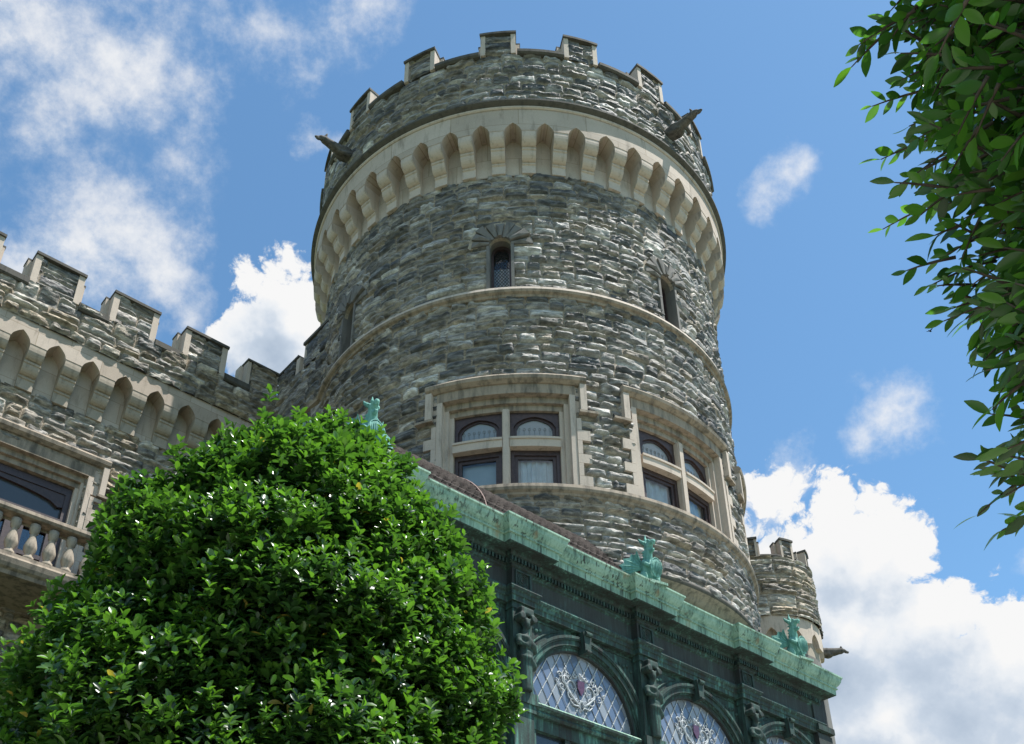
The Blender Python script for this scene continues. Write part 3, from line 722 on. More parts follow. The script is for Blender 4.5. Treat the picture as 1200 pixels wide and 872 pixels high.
def gargoyle(parent, r0, z, sc_=1.):
    b = MB(lambda x, y, zz: (y * sc_ * .72, -(r0 + x * sc_ * .84), z + EYE + (zz * .72 - .20 * max(0, x)) * sc_))
    b.tube([(-.1, 0, -.06), (.12, 0, -.05), (.3, 0, 0), (.5, 0, .07), (.68, 0, .15), (.8, 0, .19)], [.13, .13, .12, .105, .085, .08], 10)
    b.ell((.16, 0, -.09), (.2, .11, .10)); b.ell((.84, 0, .21), (.11, .085, .085)); b.ell((.95, 0, .18), (.09, .05, .045))
    b.ell((.93, 0, .115), (.075, .042, .022))
    for sg in (-1, 1):
        b.tube([(.78, sg * .06, .25), (.76, sg * .09, .33), (.74, sg * .1, .37)], [.03, .024, .008], 6)
        b.tube([(.05, sg * .10, .03), (.25, sg * .12, .07), (.42, sg * .10, .11)], [.04, .05, .02], 8)
        b.tube([(.1, sg * .10, -.12), (.3, sg * .11, -.15), (.42, sg * .10, -.11)], [.06, .05, .03], 8)
    for k in range(5): b.ell((.25 + k * .1, 0, .12 + k * .035), (.035, .02, .04))
    return sculpt('gargoyle', b, ['gargoyle'], parent, .018, 2)

TOWER = tower()

# curtains hang behind the panes
def curtain(az, s0, s1, mat, waves, label, z0=9.24, z1=9.96, cat='curtain', name='window_curtain', amp=.02):
    n = 60; V = []
    o = thing(name, label, cat, (AX, AY, 0)); bpy.data.objects.remove(o)
    b = MB(cyl(4.0)); rows = []
    for i in range(n + 1):
        s = s0 + (s1 - s0) * i / n; dd = -.30 + amp * sin(waves * 2 * pi * i / n) + amp * .4 * sin(waves * 5.1 * pi * i / n)
        rows.append((b.v(s, dd, z0), b.v(s, dd + .004, (z0 + z1) / 2), b.v(s, dd, z1)))
    for i in range(n):
        for k in range(2): b.face((rows[i][k], rows[i + 1][k], rows[i + 1][k + 1], rows[i][k + 1]))
    ob = b.build(name, [mat], None, True, False); ob.location = (AX, AY, 0); ob.rotation_euler = (0, 0, R(az))
    tag(ob, label, cat); return ob
curtain(-4.4, -.84, -.07, 'blind', 1, 'grey blind behind the lower left pane of the tower window above the brown roof', cat='blind', name='window_blind', amp=.004)
curtain(-4.4, .07, .84, 'curtain', 6, 'pale pleated curtain behind the lower right pane of the tower window above the brown roof')
curtain(40.1, -.84, -.07, 'curtain', 4, 'pale curtain behind the lower left pane of the right-hand tower window')
curtain(40.1, .30, .84, 'curtain', 3, 'half drawn curtain behind the lower right pane of the right-hand tower window')

# ================================================================== castle wing (left)
def frame_map(c0, u0, cb):
    def f(s, o, z): return (s - u0, (c0 - o) - cb, z + EYE)
    return f
def wing():
    u0, cb = 3.0, 15.66
    root = thing('castle_wing', 'crenellated grey stone wing with cream corbel band and balcony window left of the tower', 'castle wing', world_uc(u0, cb), ANG)
    fw = frame_map(16.05, u0, cb); fpz = frame_map(15.66, u0, cb)
    wu0, wu1, wz0, wz1 = 1.3, 4.2, 8.5, 11.0
    def hole(s, z): return (s > wu0 - .1) & (s < wu1 + .1) & (z > wz0) & (z < wz1 + .2)
    rock_patch('stone_wall', -2.5, 7.5, 7.2, 12.30, fw, root, .024, hole, 41, (.26, .38), ((1, .2), (2, .7), (3, .1)), (.22, .65), 1.15, PAL_BROWN, .019)
    b = MB(fw); b.box(-2.5, 7.5, -.35, -.30, -EYE, 12.4, 0); b.box(-2.5, 7.5, -.25, .02, -EYE, 7.2, 0); b.build('lower_wall', ['vouss'], root)
    pitch = .62
    def place(s): return (s, 0, 0), 0.
    ss = 2.63 - pitch * 8.5 + pitch * 0
    # copies are shifted along the wall, so the block is made at s = 0 in a shifted map
    corbel_table(root, fw, ss, ss + pitch * 17, 17, 12.27, 13.50, .39, pitch, False, place=lambda s: ((s, 0, 0), 0.))
    par = rock_patch('parapet', -2.5, 7.5, 13.49, 14.30, fpz, root, .022, None, 47, (.26, .40), ((1, .35), (2, .65)), (.26, .72), 1.25, PAL_BROWN, .019)
    b = MB(fw); b.box(-2.5, 7.5, -.1, .37, 13.3, 14.29, 0); b.build('parapet_back', ['vouss'], par)
    mp, w = 1.46, .90
    mc = 2.93                                             # centre of one merlon along the wall
    first = None
    for i in range(-4, 4):
        c = mc + mp * i
        b = MB(fpz); e = mc + mp * (i + 1)
        if e < 7.6:
            b.band([(-.44, 14.18), (.07, 14.18), (.10, 14.21), (.10, 14.33), (.02, 14.40), (-.44, 14.41)], c + w / 2 + .003, min(e - w / 2 - .003, 7.5), 0, n=1, close=True); b.build('crenel_coping', ['coping'], par)
        if first is None or i in (-1, 0, 1): 
            m = merlon(root, frame_map(15.66, 0, cb), 14.30, .68, w, .05, .46, 'merlon', 60 + i, par, .115); m.location = (c - u0, 0, 0)
            first = first or m
        elif i < 3: dup(first, par, (c - u0, 0, 0))
    # half merlon in the inner corner
    b = MB(fpz); b.box(6.86, 7.5, -.42, -.03, 14.30, 15.0, 1); b.box(6.78, 6.858, -.21, .0, 14.3, 15.0, 0); b.box(6.72, 6.858, -.42, -.213, 14.3, 14.99, 0); b.box(6.76, 7.5, -.43, .03, 15.002, 15.05, 2)
    b.build('merlon', ['limeplain', 'vouss', 'coping'], par)
    rock_patch('stone_panel', 6.88, 7.5, 14.30, 15.0, lambda s_, o, z: fpz(s_, o - .03, z), par, .022, None, 91, (.2, .3), ((1, .6), (2, .4)), (.25, .5), .9, PAL_BROWN)
    # window with hood, inside the balcony
    c = (wu0 + wu1) / 2; hw = (wu1 - wu0) / 2
    b = MB(fw); window_stone(b, c, hw, wz0, 10.86, hw + .44, 11.33, 11.49, 10.75, fw, True, False, .02)
    win = b.build('balcony_window', ['limeplain', 'limedark', 'dark'], root)
    b = MB(fw)
    for s0, s1, z0_, z1_ in ((wu0, wu0 + .1, wz0, 10.84), (wu1 - .1, wu1, wz0, 10.84), (wu0 + .1, wu1 - .1, 10.70, 10.84)): b.box(s0, s1, -.28, -.16, z0_, z1_, 0)
    b.box(wu0 + .1, wu1 - .1, -.28, -.14, 10.06, 10.18, 0)
    b.head([(wu0 + .1, 10.45)] + arch_pts(hw - .18, 10.42, .2, 18, .1, c) + [(wu1 - .1, 10.45)], 10.70, -.27, -.18, 0)
    n = 4; ww = (wu1 - wu0 - .2) / n
    for k in range(n):
        a = wu0 + .1 + k * ww
        b.box(a, a + .15, -.27, -.18, wz0, 10.06, 0); b.box(a + ww - .15, a + ww - .002, -.27, -.18, wz0, 10.06, 0)
        b.box(a + .15, a + ww - .15, -.27, -.181, 9.86, 10.06, 0); b.box(a + .15, a + ww - .15, -.27, -.181, wz0, 8.9, 0); b.box(a + .15, a + ww - .15, -.27, -.185, 9.32, 9.40, 0)
    b.build('door_frame', ['wood'], win)
    g = MB(fw); g.box(wu0 + .05, wu1 - .05, -.245, -.24, wz0, 10.06, 0); g.build('glass_pane', ['glass'], win)
    g = MB(fw); g.c = (.055, .058, .062); g.box(wu0 + .05, wu1 - .05, -.245, -.24, 10.1, 10.8, 0); g.build('leaded_pane', ['pane'], win)
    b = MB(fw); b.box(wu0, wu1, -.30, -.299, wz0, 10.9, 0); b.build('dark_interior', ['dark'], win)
    # balcony
    e0, e1 = .6, 4.72; of = 1.22
    b = MB(fw)
    b.band([(0, 8.18), (of - .10, 8.18), (of - .08, 8.24), (of - .03, 8.27), (of, 8.32), (of + .02, 8.40), (of, 8.44), (0, 8.44)], e0, e1, 0, n=1, close=True)
    bal = b.build('balcony', ['limedark'], root)
    b = MB(fw); b.band([(of - .23, 9.14), (of - .22, 9.18), (of + .0, 9.18), (of + .03, 9.22), (of + .02, 9.28), (of - .24, 9.29), (of - .26, 9.22)], e0, e1 + .01, 0, n=1, close=True); b.box(e0, e1, of - .2, of - .02, 8.442, 8.50, 0)
    b.box(e1 - .22, e1 - .002, of - .23, of - .005, 8.502, 9.135, 1); b.box(e1 - .2, e1 - .02, .05, of - .24, 9.15, 9.28, 0)
    b.build('balustrade_rail', ['limedark', 'limeplain'], bal)
    pr = [(.085, 8.50), (.085, 8.56), (.055, 8.58), (.06, 8.61), (.095, 8.69), (.10, 8.74), (.08, 8.82), (.05, 8.92), (.045, 8.98), (.07, 9.0), (.07, 9.03), (.08, 9.05), (.08, 9.14)]
    k0 = None
    fb = frame_map(16.05 - of + .12, 0, cb)
    for i in range(13):
        s = e1 - .40 - i * .285
        if k0 is None:
            b = MB(fb); b.lathe(pr, 0, 0, 14); k0 = b.build('baluster', ['limedirty'], bal, True); k0.location = (s - u0, 0, 0)
        else: dup(k0, bal, (s - u0, 0, 0))
    for s in (1.0, 3.95):
        b = MB(fw); b.band([(0, 7.25), (.10, 7.25), (.14, 7.4), (.3, 7.6), (.62, 7.8), (.86, 7.95), (.9, 8.17), (0, 8.17)], s, s + .30, 0, n=1, close=True); b.build('bracket', ['limedark'], bal)
    b = MB(fw); b.box(.9, 4.6, 0, .1, 6.5, 7.0, 0); b.build('red_lintel', ['redstone'], root)
    # return wall running back from the wing to the tower
    fr = lambda s, o, z: (7.5 - o - u0, s - cb, z + EYE)       # s measured along c
    fr2 = lambda s, o, z: fr(s, o, z)
    rw = rock_patch('return_wall', 13.45, 15.64, 8.0, 14.40, fr2, root, .024, lambda s, z: (z > 14.40), 53, (.34, .46), ((1, .2), (2, .7), (3, .1)), (.24, .6), 1.0, PAL_GREY)
    rock_patch('stepped_parapet', 13.45, 14.53, 14.40, 15.10, fr2, rw, .024, None, 54, (.30, .42), ((1, .3), (2, .7)), (.24, .6))
    rock_patch('stone_panel', 14.94, 15.66, 14.40, 14.97, lambda s_, o, z: fr2(s_, o - .03, z), rw, .022, None, 92, (.2, .3), ((1, .6), (2, .4)), (.25, .5), .9)
    b = MB(fr)
    b.box(13.4, 15.64, -.45, -.01, 8.0, 14.38, 1); b.box(13.4, 14.53, -.45, -.01, 14.39, 15.10, 1)
    b.box(14.532, 14.62, -.46, .02, 14.40, 15.09, 0); b.box(13.4, 14.64, -.47, .06, 15.102, 15.17, 2)
    b.box(14.622, 14.80, -.46, .05, 14.385, 14.44, 2)
    b.box(14.80, 14.93, -.40, .012, 14.40, 14.93, 0); b.box(14.932, 15.64, -.40, -.03, 14.40, 14.97, 1); b.box(14.86, 15.68, -.42, .03, 14.973, 15.02, 2); b.box(14.78, 14.90, -.40, -.18, 14.45, 15.03, 0)
    b.band([(0, 13.06), (.09, 13.08), (.10, 13.14), (.05, 13.22), (0, 13.22)], 13.4, 15.2, 3, n=1, close=True)
    b.build('wall_trim', ['limeplain', 'vouss', 'coping', 'limedark'], rw)
    return root
WING = wing()

# ================================================================== stair turret (right, behind)
TX, TY, TR = 6.2117, 23.1822, 1.36
def turret():
    root = thing('stair_turret', 'slim round stone turret with battlements behind the right end of the copper conservatory', 'turret', (TX, TY, 0))
    f = cyl(TR); K = R(1) * TR
    rock_patch('stone_wall', -130 * K, 150 * K, 11.94, 13.58, f, root, .022, None, 71, (.24, .36), ((1, .45), (2, .55)), (.3, .8), 1.1, PAL_BROWN, .016)
    b = MB(f, .1)
    b.band([(-.10, 11.0), (-.10, 12.1)], -180 * K, 180 * K, 1, n=40, caps=False); b.band([(-.09, -EYE), (-.09, 11.05)], -180 * K, 180 * K, 0, n=40, caps=False); b.band([(-.35, 12), (-.35, 13.6)], -180 * K, 180 * K, 0, n=40, caps=False); b.band([(-TR, 12.6), (-.1, 12.6)], -180 * K, 180 * K, 0, n=40, caps=False)
    b.band([(-.02, 12.08), (-.02, 13.58)], 149 * K, 231 * K, 0, n=16, caps=False)
    b.build('core', ['vouss', 'limedirty'], root)
    b = MB(f, .1); n = 14; pitch = 2 * pi * TR / n
    for i in range(n):
        c = pitch * i + R(-6) * TR; cur = [(c - pitch / 2, 11.30)] + arch_pts(pitch * .28, 11.33, .3, 10, .35, c) + [(c + pitch / 2, 11.30)]
        b.head(cur, 11.95, -.11, .012, 0)
    b.build('corbel_table', ['limeplain'], root)
    n = 9; po = None
    for i in range(n):
        a = 25 + 40 * i; par = MB(f, .1); par.band([(-.36, 13.57), (.03, 13.57), (.05, 13.6), (.04, 13.64), (-.36, 13.66)], (a + 9.5) * K, (a + 30.5) * K, 0, n=5, close=True)
        par.build('crenel_coping', ['coping'], root)
    m0 = merlon(root, f, 13.57, .52, 15.5 * K, .02, .36, 'merlon', 75, root, .06); m0.rotation_euler = (0, 0, R(25))
    for i in range(1, n): dup(m0, root, None, (0, 0, R(25 + 40 * i)))
    g = gargoyle(root, TR - .05, 11.62, .82); g.rotation_euler = (0, 0, R(86))
    return root
turret()
b = MB(frame_map(13.5, 17.0, 13.5)); b.box(14.8, 19.2, -.4, 0, -EYE, 11.0, 0); b.box(14.7, 19.2, -.42, .05, 11.002, 11.1, 1)
lw = b.build('rear_wall', ['vouss', 'coping']); lw.location = world_uc(17.0, 13.5); lw.rotation_euler = (0, 0, ANG)
tag(lw, 'plain stone rear wall linking the round tower and the slim turret', 'wall')

# ================================================================== copper conservatory
CU0, CUL, CUR, CF = 9.3, 4.55, 14.06, 8.45
def conservatory():
    cb = CF
    root = thing('conservatory', 'green copper conservatory with arched leaded windows at the foot of the tower', 'conservatory', world_uc(CU0, cb), ANG)
    f = frame_map(CF, CU0, cb)
    # entablature profile (outward, z); material 0 light, 1 dark, 2 brown
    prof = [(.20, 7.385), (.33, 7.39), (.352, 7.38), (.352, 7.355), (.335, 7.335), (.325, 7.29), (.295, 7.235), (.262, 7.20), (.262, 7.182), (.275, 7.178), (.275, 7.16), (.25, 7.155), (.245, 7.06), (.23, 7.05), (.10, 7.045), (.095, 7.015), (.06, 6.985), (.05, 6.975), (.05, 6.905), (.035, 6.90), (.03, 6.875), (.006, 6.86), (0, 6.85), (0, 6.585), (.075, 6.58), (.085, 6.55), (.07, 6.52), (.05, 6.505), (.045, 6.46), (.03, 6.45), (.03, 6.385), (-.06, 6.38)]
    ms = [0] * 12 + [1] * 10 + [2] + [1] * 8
    def sweep(mb, path, prof, ms, sign=1):
        P = [Vector(p) for p in path]; rows = []
        for i, p in enumerate(P):
            ds = []
            if i > 0: ds.append((P[i] - P[i - 1]).normalized())
            if i < len(P) - 1: ds.append((P[i + 1] - P[i]).normalized())
            nn = [Vector((d.y, -d.x)) * sign for d in ds]
            m = nn[0] if len(nn) == 1 else (nn[0] + nn[1]) / (1 + nn[0].dot(nn[1]))
            rows.append([mb.v(p.x + m.x * o, -(p.y + m.y * o), z) for o, z in prof])
        for i in range(len(P) - 1):
            for j in range(len(prof) - 1): mb.face((rows[i][j], rows[i + 1][j], rows[i + 1][j + 1], rows[i][j + 1]), ms[j])
    # path is in (u, distance behind the front plane); v() takes outward = -behind
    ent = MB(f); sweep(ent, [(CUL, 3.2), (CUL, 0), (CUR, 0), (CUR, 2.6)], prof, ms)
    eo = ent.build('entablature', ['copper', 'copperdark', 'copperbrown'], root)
    dn = MB(f)
    s = CUL + .05
    while s < CUR: dn.box(s, s + .028, .05, .085, 6.91, 6.972, 0); s += .056
    dn.build('dentils', ['copperdark'], eo)
    piers = [5.35, 7.6, 9.87, 12.1]
    pp = [(o, z) for o, z in prof]
    def pier(uc):
        b = MB(frame_map(CF, 0, cb))
        sweep(b, [(-.17, .05), (-.17, -.10), (.17, -.10), (.17, .05)], pp, ms)
        t = [b.v(x, o, 7.386) for x, o in ((-.36, .25), (.36, .25), (.36, .10), (-.36, .10))]
        b.box(-.17, .17, -.05, .098, 6.30, 6.384, 1)
        # rosette panel on the frieze
        for q in ((-.13, -.105, 6.60, 6.84), (.105, .13, 6.60, 6.84), (-.105, .105, 6.60, 6.622), (-.105, .105, 6.818, 6.84)): b.box(q[0], q[1], .10, .125, q[2], q[3], 1)
        for rr in (.03, .06, .085):
            b.tube([(rr * cos(a), .103, 6.72 + rr * 1.1 * sin(a)) for a in np.linspace(0, 2 * pi, 17)], .010, 5, 1)
        s = -.17
        b.box(-.155, .155, -.05, .085, -EYE, 6.30, 1)
        b.box(-.19, .19, -.05, .13, 5.06, 5.20, 1); b.box(-.175, .175, -.05, .11, 4.96, 5.058, 1)
        s = -.25
        while s < .24: b.box(s, s + .028, .15, .185, 6.91, 6.972, 1); s += .056
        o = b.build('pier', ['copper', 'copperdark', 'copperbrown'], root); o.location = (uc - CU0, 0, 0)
        # herm figure: volutes, head, crossed drapery, scaled tapering shaft
        hf = frame_map(CF, 0, cb); h = MB(lambda a_, o_, z_: hf(a_ * .80, o_ * .88, z_))
        h.box(-.13, .13, .05, .22, 6.20, 6.30, 0)
        for sg in (-1, 1): h.tube([(sg * .12, .08, 6.16), (sg * .12, .24, 6.16)], .05, 8)
        h.ell((0, .17, 6.08), (.06, .07, .085)); h.ell((0, .155, 6.12), (.075, .075, .06))
        h.tube([(0, .14, 6.02), (0, .14, 5.93)], [.045, .05], 8)
        h.ell((0, .14, 5.86), (.135, .085, .10)); h.ell((0, .15, 5.75), (.11, .08, .10))
        for sg in (-1, 1):
            h.tube([(sg * .13, .14, 5.90), (sg * .155, .18, 5.80), (sg * .05, .235, 5.76), (-sg * .06, .24, 5.81)], [.045, .042, .036, .028], 8)
        h.tube([(-.15, .16, 5.90), (-.05, .235, 5.86), (.07, .24, 5.78), (.16, .19, 5.71)], [.03, .04, .04, .03], 8)
        h.tube([(-.13, .17, 5.64), (0, .23, 5.60), (.12, .2, 5.53), (.15, .16, 5.50)], [.03, .042, .04, .025], 8)
        h.tube([(0, .13, 5.70), (0, .13, 5.2)], [.11, .085], 8)
        for k in range(6):
            for sg in (-1, 0, 1): h.ell((sg * .05, .19 - abs(sg) * .02, 5.46 - k * .045), (.03, .03, .03))
        sculpt('herm_figure', h, ['copperdark'], o, .014, 1)
        return o
    p0 = pier(piers[0])
    for u in piers[1:]: dup(p0, root, (u - CU0, 0, 0))
    # arcade wall with lunettes
    RA, ZC = .91, 5.20; cents = [6.475, 8.735, 10.985, 13.12]
    def semi(r, c, n=28): return [(c - r * cos(pi * i / n), ZC + r * sin(pi * i / n)) for i in range(n + 1)]
    b = MB(f)
    edges = [CUL] + [(cents[i] + cents[i + 1]) / 2 for i in range(3)] + [CUR]
    for i, c in enumerate(cents):
        b.head([(edges[i], ZC)] + semi(RA + .02, c) + [(edges[i + 1], ZC)], 6.40, -.14, -.05, 0)
        b.box(edges[i], c - RA - .02, -.14, -.05, -EYE, ZC - .001, 0); b.box(c + RA + .02, edges[i + 1], -.14, -.05, -EYE, ZC - .001, 0)
    b.box(CUR - .1, CUR - .0, -2.6, -.06, -EYE, 6.45, 1); b.box(CUL, CUL + .1, -3.0, -.06, -EYE, 6.45, 1)
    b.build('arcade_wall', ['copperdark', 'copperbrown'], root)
    b = MB(f); b.box(CUR - .16, CUR + .22, -.75, .045, -EYE, 6.38, 1); b.box(CUR - .16, CUR + .20, -.75, .03, 6.381, 7.03, 1); b.box(CUR - .18, CUR + .26, -.8, .09, 6.42, 6.52, 0); b.build('corner_pilaster', ['copperdark', 'copperbrown'], root)
    lun0 = None
    fl = frame_map(CF, 0, cb)
    for ci, c in enumerate(cents):
        if ci == 0:
            b = MB(fl)
            for r0, r1, o1, m in ((RA, RA + .055, -.055, 2), (RA + .055, RA + .075, -.03, 0), (RA + .077, RA + .145, .0, 1), (RA + .147, RA + .165, .022, 0), (RA + .167, RA + .205, .03, 1)):
                b.archring(semi(r0, 0), semi(r1, 0), -.16, o1, m)
                for sg in (-1, 1): b.box(sg * r0, sg * r1, -.16, o1 - .001, ZC - 1.2, ZC - .001, m)
            # keystone
            b.poly([(-.045, 6.08), (.045, 6.08), (.075, 6.38), (-.075, 6.38)], -.05, .085, 0)
            b.tube([(-.055, .10, 6.35), (.055, .10, 6.35)], .03, 8, 0); b.tube([(-.04, .09, 6.10), (.04, .09, 6.10)], .022, 8, 0)
            # spandrel panels
            for sg in (-1, 1):
                pin = [(sg * (RA + .27) * cos(t), ZC + (RA + .27) * sin(t)) for t in np.linspace(.45, 1.22, 10)]
                b.tube([(x, -.045, z) for x, z in pin], .012, 6, 0); b.tube([(pin[0][0], -.045, pin[0][1]), (sg * 1.07, -.045, 6.34), (pin[-1][0], -.045, 6.34), (pin[-1][0], -.045, pin[-1][1])], .012, 6, 0)
                for k in range(5): b.ell((sg * (.72 + .07 * k), -.045, 6.22 - .02 * k * (k % 2)), (.03, .02, .03), 0, 8, 5)
            # transom
            b.band([(-.16, 5.02), (.0, 5.02), (.02, 5.05), (.0, 5.09), (.045, 5.12), (.05, 5.15), (.03, 5.175), (-.16, 5.18)], -RA - .05, RA + .05, [1, 1, 1, 1, 0, 3, 0, 1], n=1, close=True)
            for z0_, z1_ in ((4.86, 5.018), (3.2, 3.32), (-EYE, -1.0)): b.box(-RA - .05, RA + .05, -.16, -.05, z0_, z1_, 0)
            for s in (-.91, -.34, .25, .82): b.box(s, s + .09, -.15, -.06, -1.0, 4.86, 0)
            arch = b.build('arched_window', ['copperdark', 'copperdark', 'copperbrown', 'copper'], root); arch.location = (c - CU0, 0, 0)
            # panes
            g = MB(fl); rg = random.Random(5); hx, hz = .0825, .142
            for i in range(-14, 15):
                for j in range(-8, 10):
                    x = i * hx; z = ZC - .02 + j * hz
                    if (i + j) % 2 == 0: continue
                    if math.hypot(x, max(0, z - ZC)) > RA + .16 or z < ZC - .1: continue
                    t = rg.random()
                    g.c = (.10 + .05 * t, .14 + .05 * t, .215 + .05 * t) if rg.random() < .62 else (.21 + .06 * t, .23 + .06 * t, .255 + .06 * t)  # blue-grey base tones put the reflected sky into the pane colour
                    o0 = -.105; tx, tz = rg.uniform(-.004, .004), rg.uniform(-.004, .004)
                    q = [g.v(x - hx, o0 - tx, z), g.v(x, o0 - tz, z - hz), g.v(x + hx, o0 + tx, z), g.v(x, o0 + tz, z + hz)]
                    g.face(q)
            g.build('diamond_panes', ['pane'], arch, False, False)
            l = MB(fl)
            for k in range(-40, 41):
                for dx in (-1, 1):
                    pts = []
                    for t in np.linspace(-1.3, 1.3, 131):
                        x = k * 2 * hx * .5 * 2 * .5 + dx * t; x = k * 2 * hx + dx * t; z = ZC - .02 + t * hz / hx
                        if ZC - .05 < z and math.hypot(x, max(0, z - ZC)) < RA: pts.append((x, -.098, z))
                    if len(pts) > 1: l.tube([pts[0], pts[-1]], .0065 if dx > 0 else .004, 4, 0 if dx > 0 else 1)
            for i in range(-12, 13):
                for j in range(-1, 9):
                    x = i * hx; z = ZC - .02 + j * hz
                    if (i + j) % 2 == 0 and math.hypot(x, z - ZC) < RA - .03 and z > ZC: l.ell((x, -.095, z), (.014, .010, .014), 0, 6, 4)
            l.build('lead_lattice', ['lead', 'leadmid'], arch)
            # painted scrolls and shield
            e = MB(fl); zc = ZC + .46
            def sp(cx, cz, r0, r1, a0, turns, sg):
                n = 26; return [(sg * (cx + (r0 + (r1 - r0) * i / n) * cos(a0 + turns * 2 * pi * i / n)), -.088, cz + (r0 + (r1 - r0) * i / n) * sin(a0 + turns * 2 * pi * i / n)) for i in range(n + 1)]
            for sg in (-1, 1):
                for args in ((.15, zc - .02, .10, .015, -1.5, 1.3), (.27, zc + .02, .075, .012, 2.6, -1.3), (.17, zc - .15, .07, .01, .6, -1.4), (.33, zc - .07, .05, .01, -2., 1.2), (.07, zc - .20, .05, .01, 2.8, 1.2), (.36, zc + .08, .045, .01, 0, 1.2), (.22, zc + .13, .04, .01, 3, 1.1), (.10, zc + .14, .035, .008, 0, -1.2), (.42, zc - .02, .03, .008, 1, 1)):
                    e.tube(sp(*args, sg), [.010 - .006 * i / 26 for i in range(27)], 5)
                e.tube([(sg * .02, -.088, zc - .27), (sg * .12, -.088, zc - .20), (sg * .23, -.088, zc - .10), (sg * .30, -.088, zc + .02), (sg * .27, -.088, zc + .12)], [.012, .016, .016, .014, .006], 5)
                e.tube([(0, -.088, zc - .33), (sg * .05, -.088, zc - .27), (sg * .14, -.088, zc - .28), (sg * .2, -.088, zc - .22)], [.006, .012, .012, .005], 5)
                for k in range(4): e.ell((sg * (.25 + .02 * (k % 2)), -.09, zc + .15 + .035 * k), (.02 - .003 * k, .008, .018), 0, 7, 5)
            for k in range(5): e.ell(((k - 2) * .035, -.09, zc + .14 + .02 * (2 - abs(k - 2))), (.016, .008, .02), 0, 7, 5)
            e.build('painted_emblem', ['emblem'], arch, True)
            e = MB(fl); e.poly([(-.065, zc + .09), (.065, zc + .09), (.06, zc - .02), (0, zc - .12), (-.06, zc - .02)], -.088, -.078, 0); e.build('shield', ['purple'], arch)
            g = MB(fl); g.c = (.03, .04, .05); g.box(-RA, RA, -.125, -.12, -1.0, 4.9, 0); g.build('glass_pane', ['pane'], arch)
            lun0 = arch
        else: dup(lun0, root, (c - CU0, 0, 0))
    # scale-tiled roof rising to the tower
    rp = [(8.20, 7.37), (8.24, 7.46), (8.26, 7.53), (8.29, 7.61), (8.35, 7.72), (8.43, 7.84), (8.52, 7.95), (8.63, 8.06), (8.8, 8.20), (9.07, 8.42), (9.43, 8.73), (9.8, 9.06), (10.3, 9.5), (10.65, 9.8), (11.3, 10.2), (12.2, 10.6)]
    L = [0]
    for a, bq in zip(rp[:-1], rp[1:]): L.append(L[-1] + math.hypot(bq[0] - a[0], bq[1] - a[1]))
    ns, nt_ = int((13.9 - CUL) / .018), int(L[-1] / .016)
    su = np.linspace(CUL + .05, 13.9, ns); tl = np.linspace(0, L[-1], nt_)
    Sg, Tg = np.meshgrid(su, tl, indexing='ij')
    row = np.floor(Tg / .095); ph = (row % 2) * .06
    xx = ((Sg + ph) / .12) % 1 - .5; tt = (Tg / .095) % 1
    edge = .42 * (1 - np.sqrt(np.maximum(0, 1 - (2 * xx) ** 2)))
    low = tt > edge
    h = np.where(low, .036 * (1 - tt) + .005, 0.0)
    cg = np.interp(Tg, L, [p[0] for p in rp]); zg = np.interp(Tg, L, [p[1] for p in rp])
    e = 1e-3; dc = np.interp(Tg + e, L, [p[0] for p in rp]) - cg; dz = np.interp(Tg + e, L, [p[1] for p in rp]) - zg
    ln = np.hypot(dc, dz) + 1e-9; cg = cg - h * dz / ln; zg = zg + h * dc / ln
    V = np.stack([Sg - CU0, cg - cb, zg + EYE], -1).reshape(-1, 3)
    idx = np.arange(ns * nt_).reshape(ns, nt_); Q = np.stack([idx[:-1, :-1], idx[1:, :-1], idx[1:, 1:], idx[:-1, 1:]], -1)
    inside = ((np.hypot(Sg - 11.271, cg - 12.31) < 3.78) | (zg > 7.42 + 1.3 * (Sg - CUL - .1)) | (zg > 7.40 + 1.3 * (9.42 - Sg)))[:-1, :-1]
    Q = Q[~inside].reshape(-1, 4)
    rid = (row * 131 + np.floor((Sg + ph) / .12) * 17).astype(np.int64) % 251
    tone = _rng.uniform(.7, 1.35, 251)[rid]; base = np.where(low[..., None], np.array((.060, .049, .044)), np.array((.02, .016, .015)))
    col = (base * tone[..., None]).reshape(-1, 3)
    roof = link('scale_roof', np_mesh('scale_roof', V, Q, ['roof'], col), root)
    hp = MB(lambda s, o, z: (s - CU0, o - cb, z + EYE)); pr_ = None
    for c_, z_ in rp:
        u_ = CUL + .1 + max(0, z_ - 7.42) / 1.3; r_ = (hp.v(u_, c_, z_), hp.v(u_, 11.8, z_))
        if pr_: hp.face((pr_[0], r_[0], r_[1], pr_[1]))
        pr_ = r_
    pr_ = None
    for c_, z_ in rp[:9]:
        u_ = 9.42 - max(0, z_ - 7.40) / 1.3; r_ = (hp.v(u_, c_, z_), hp.v(u_, 9.4, z_))
        if pr_: hp.face((pr_[0], r_[0], r_[1], pr_[1]))
        pr_ = r_
    hp.c = (.06, .04, .035); hp.Cl = [(.06, .04, .035)] * len(hp.V); hp.build('hip_slope', ['roof'], roof)
    for u in (6.9,):
        b = MB(lambda s, o, z: (s - CU0, o - cb, z + EYE)); b.tube([(u, c_ - .02, z_ + .030) for c_, z_ in rp if math.hypot(u - 11.271, c_ - 12.31) > 3.95], .011, 6); b.build('roof_strip', ['strip'], roof, True)
    return root
conservatory()

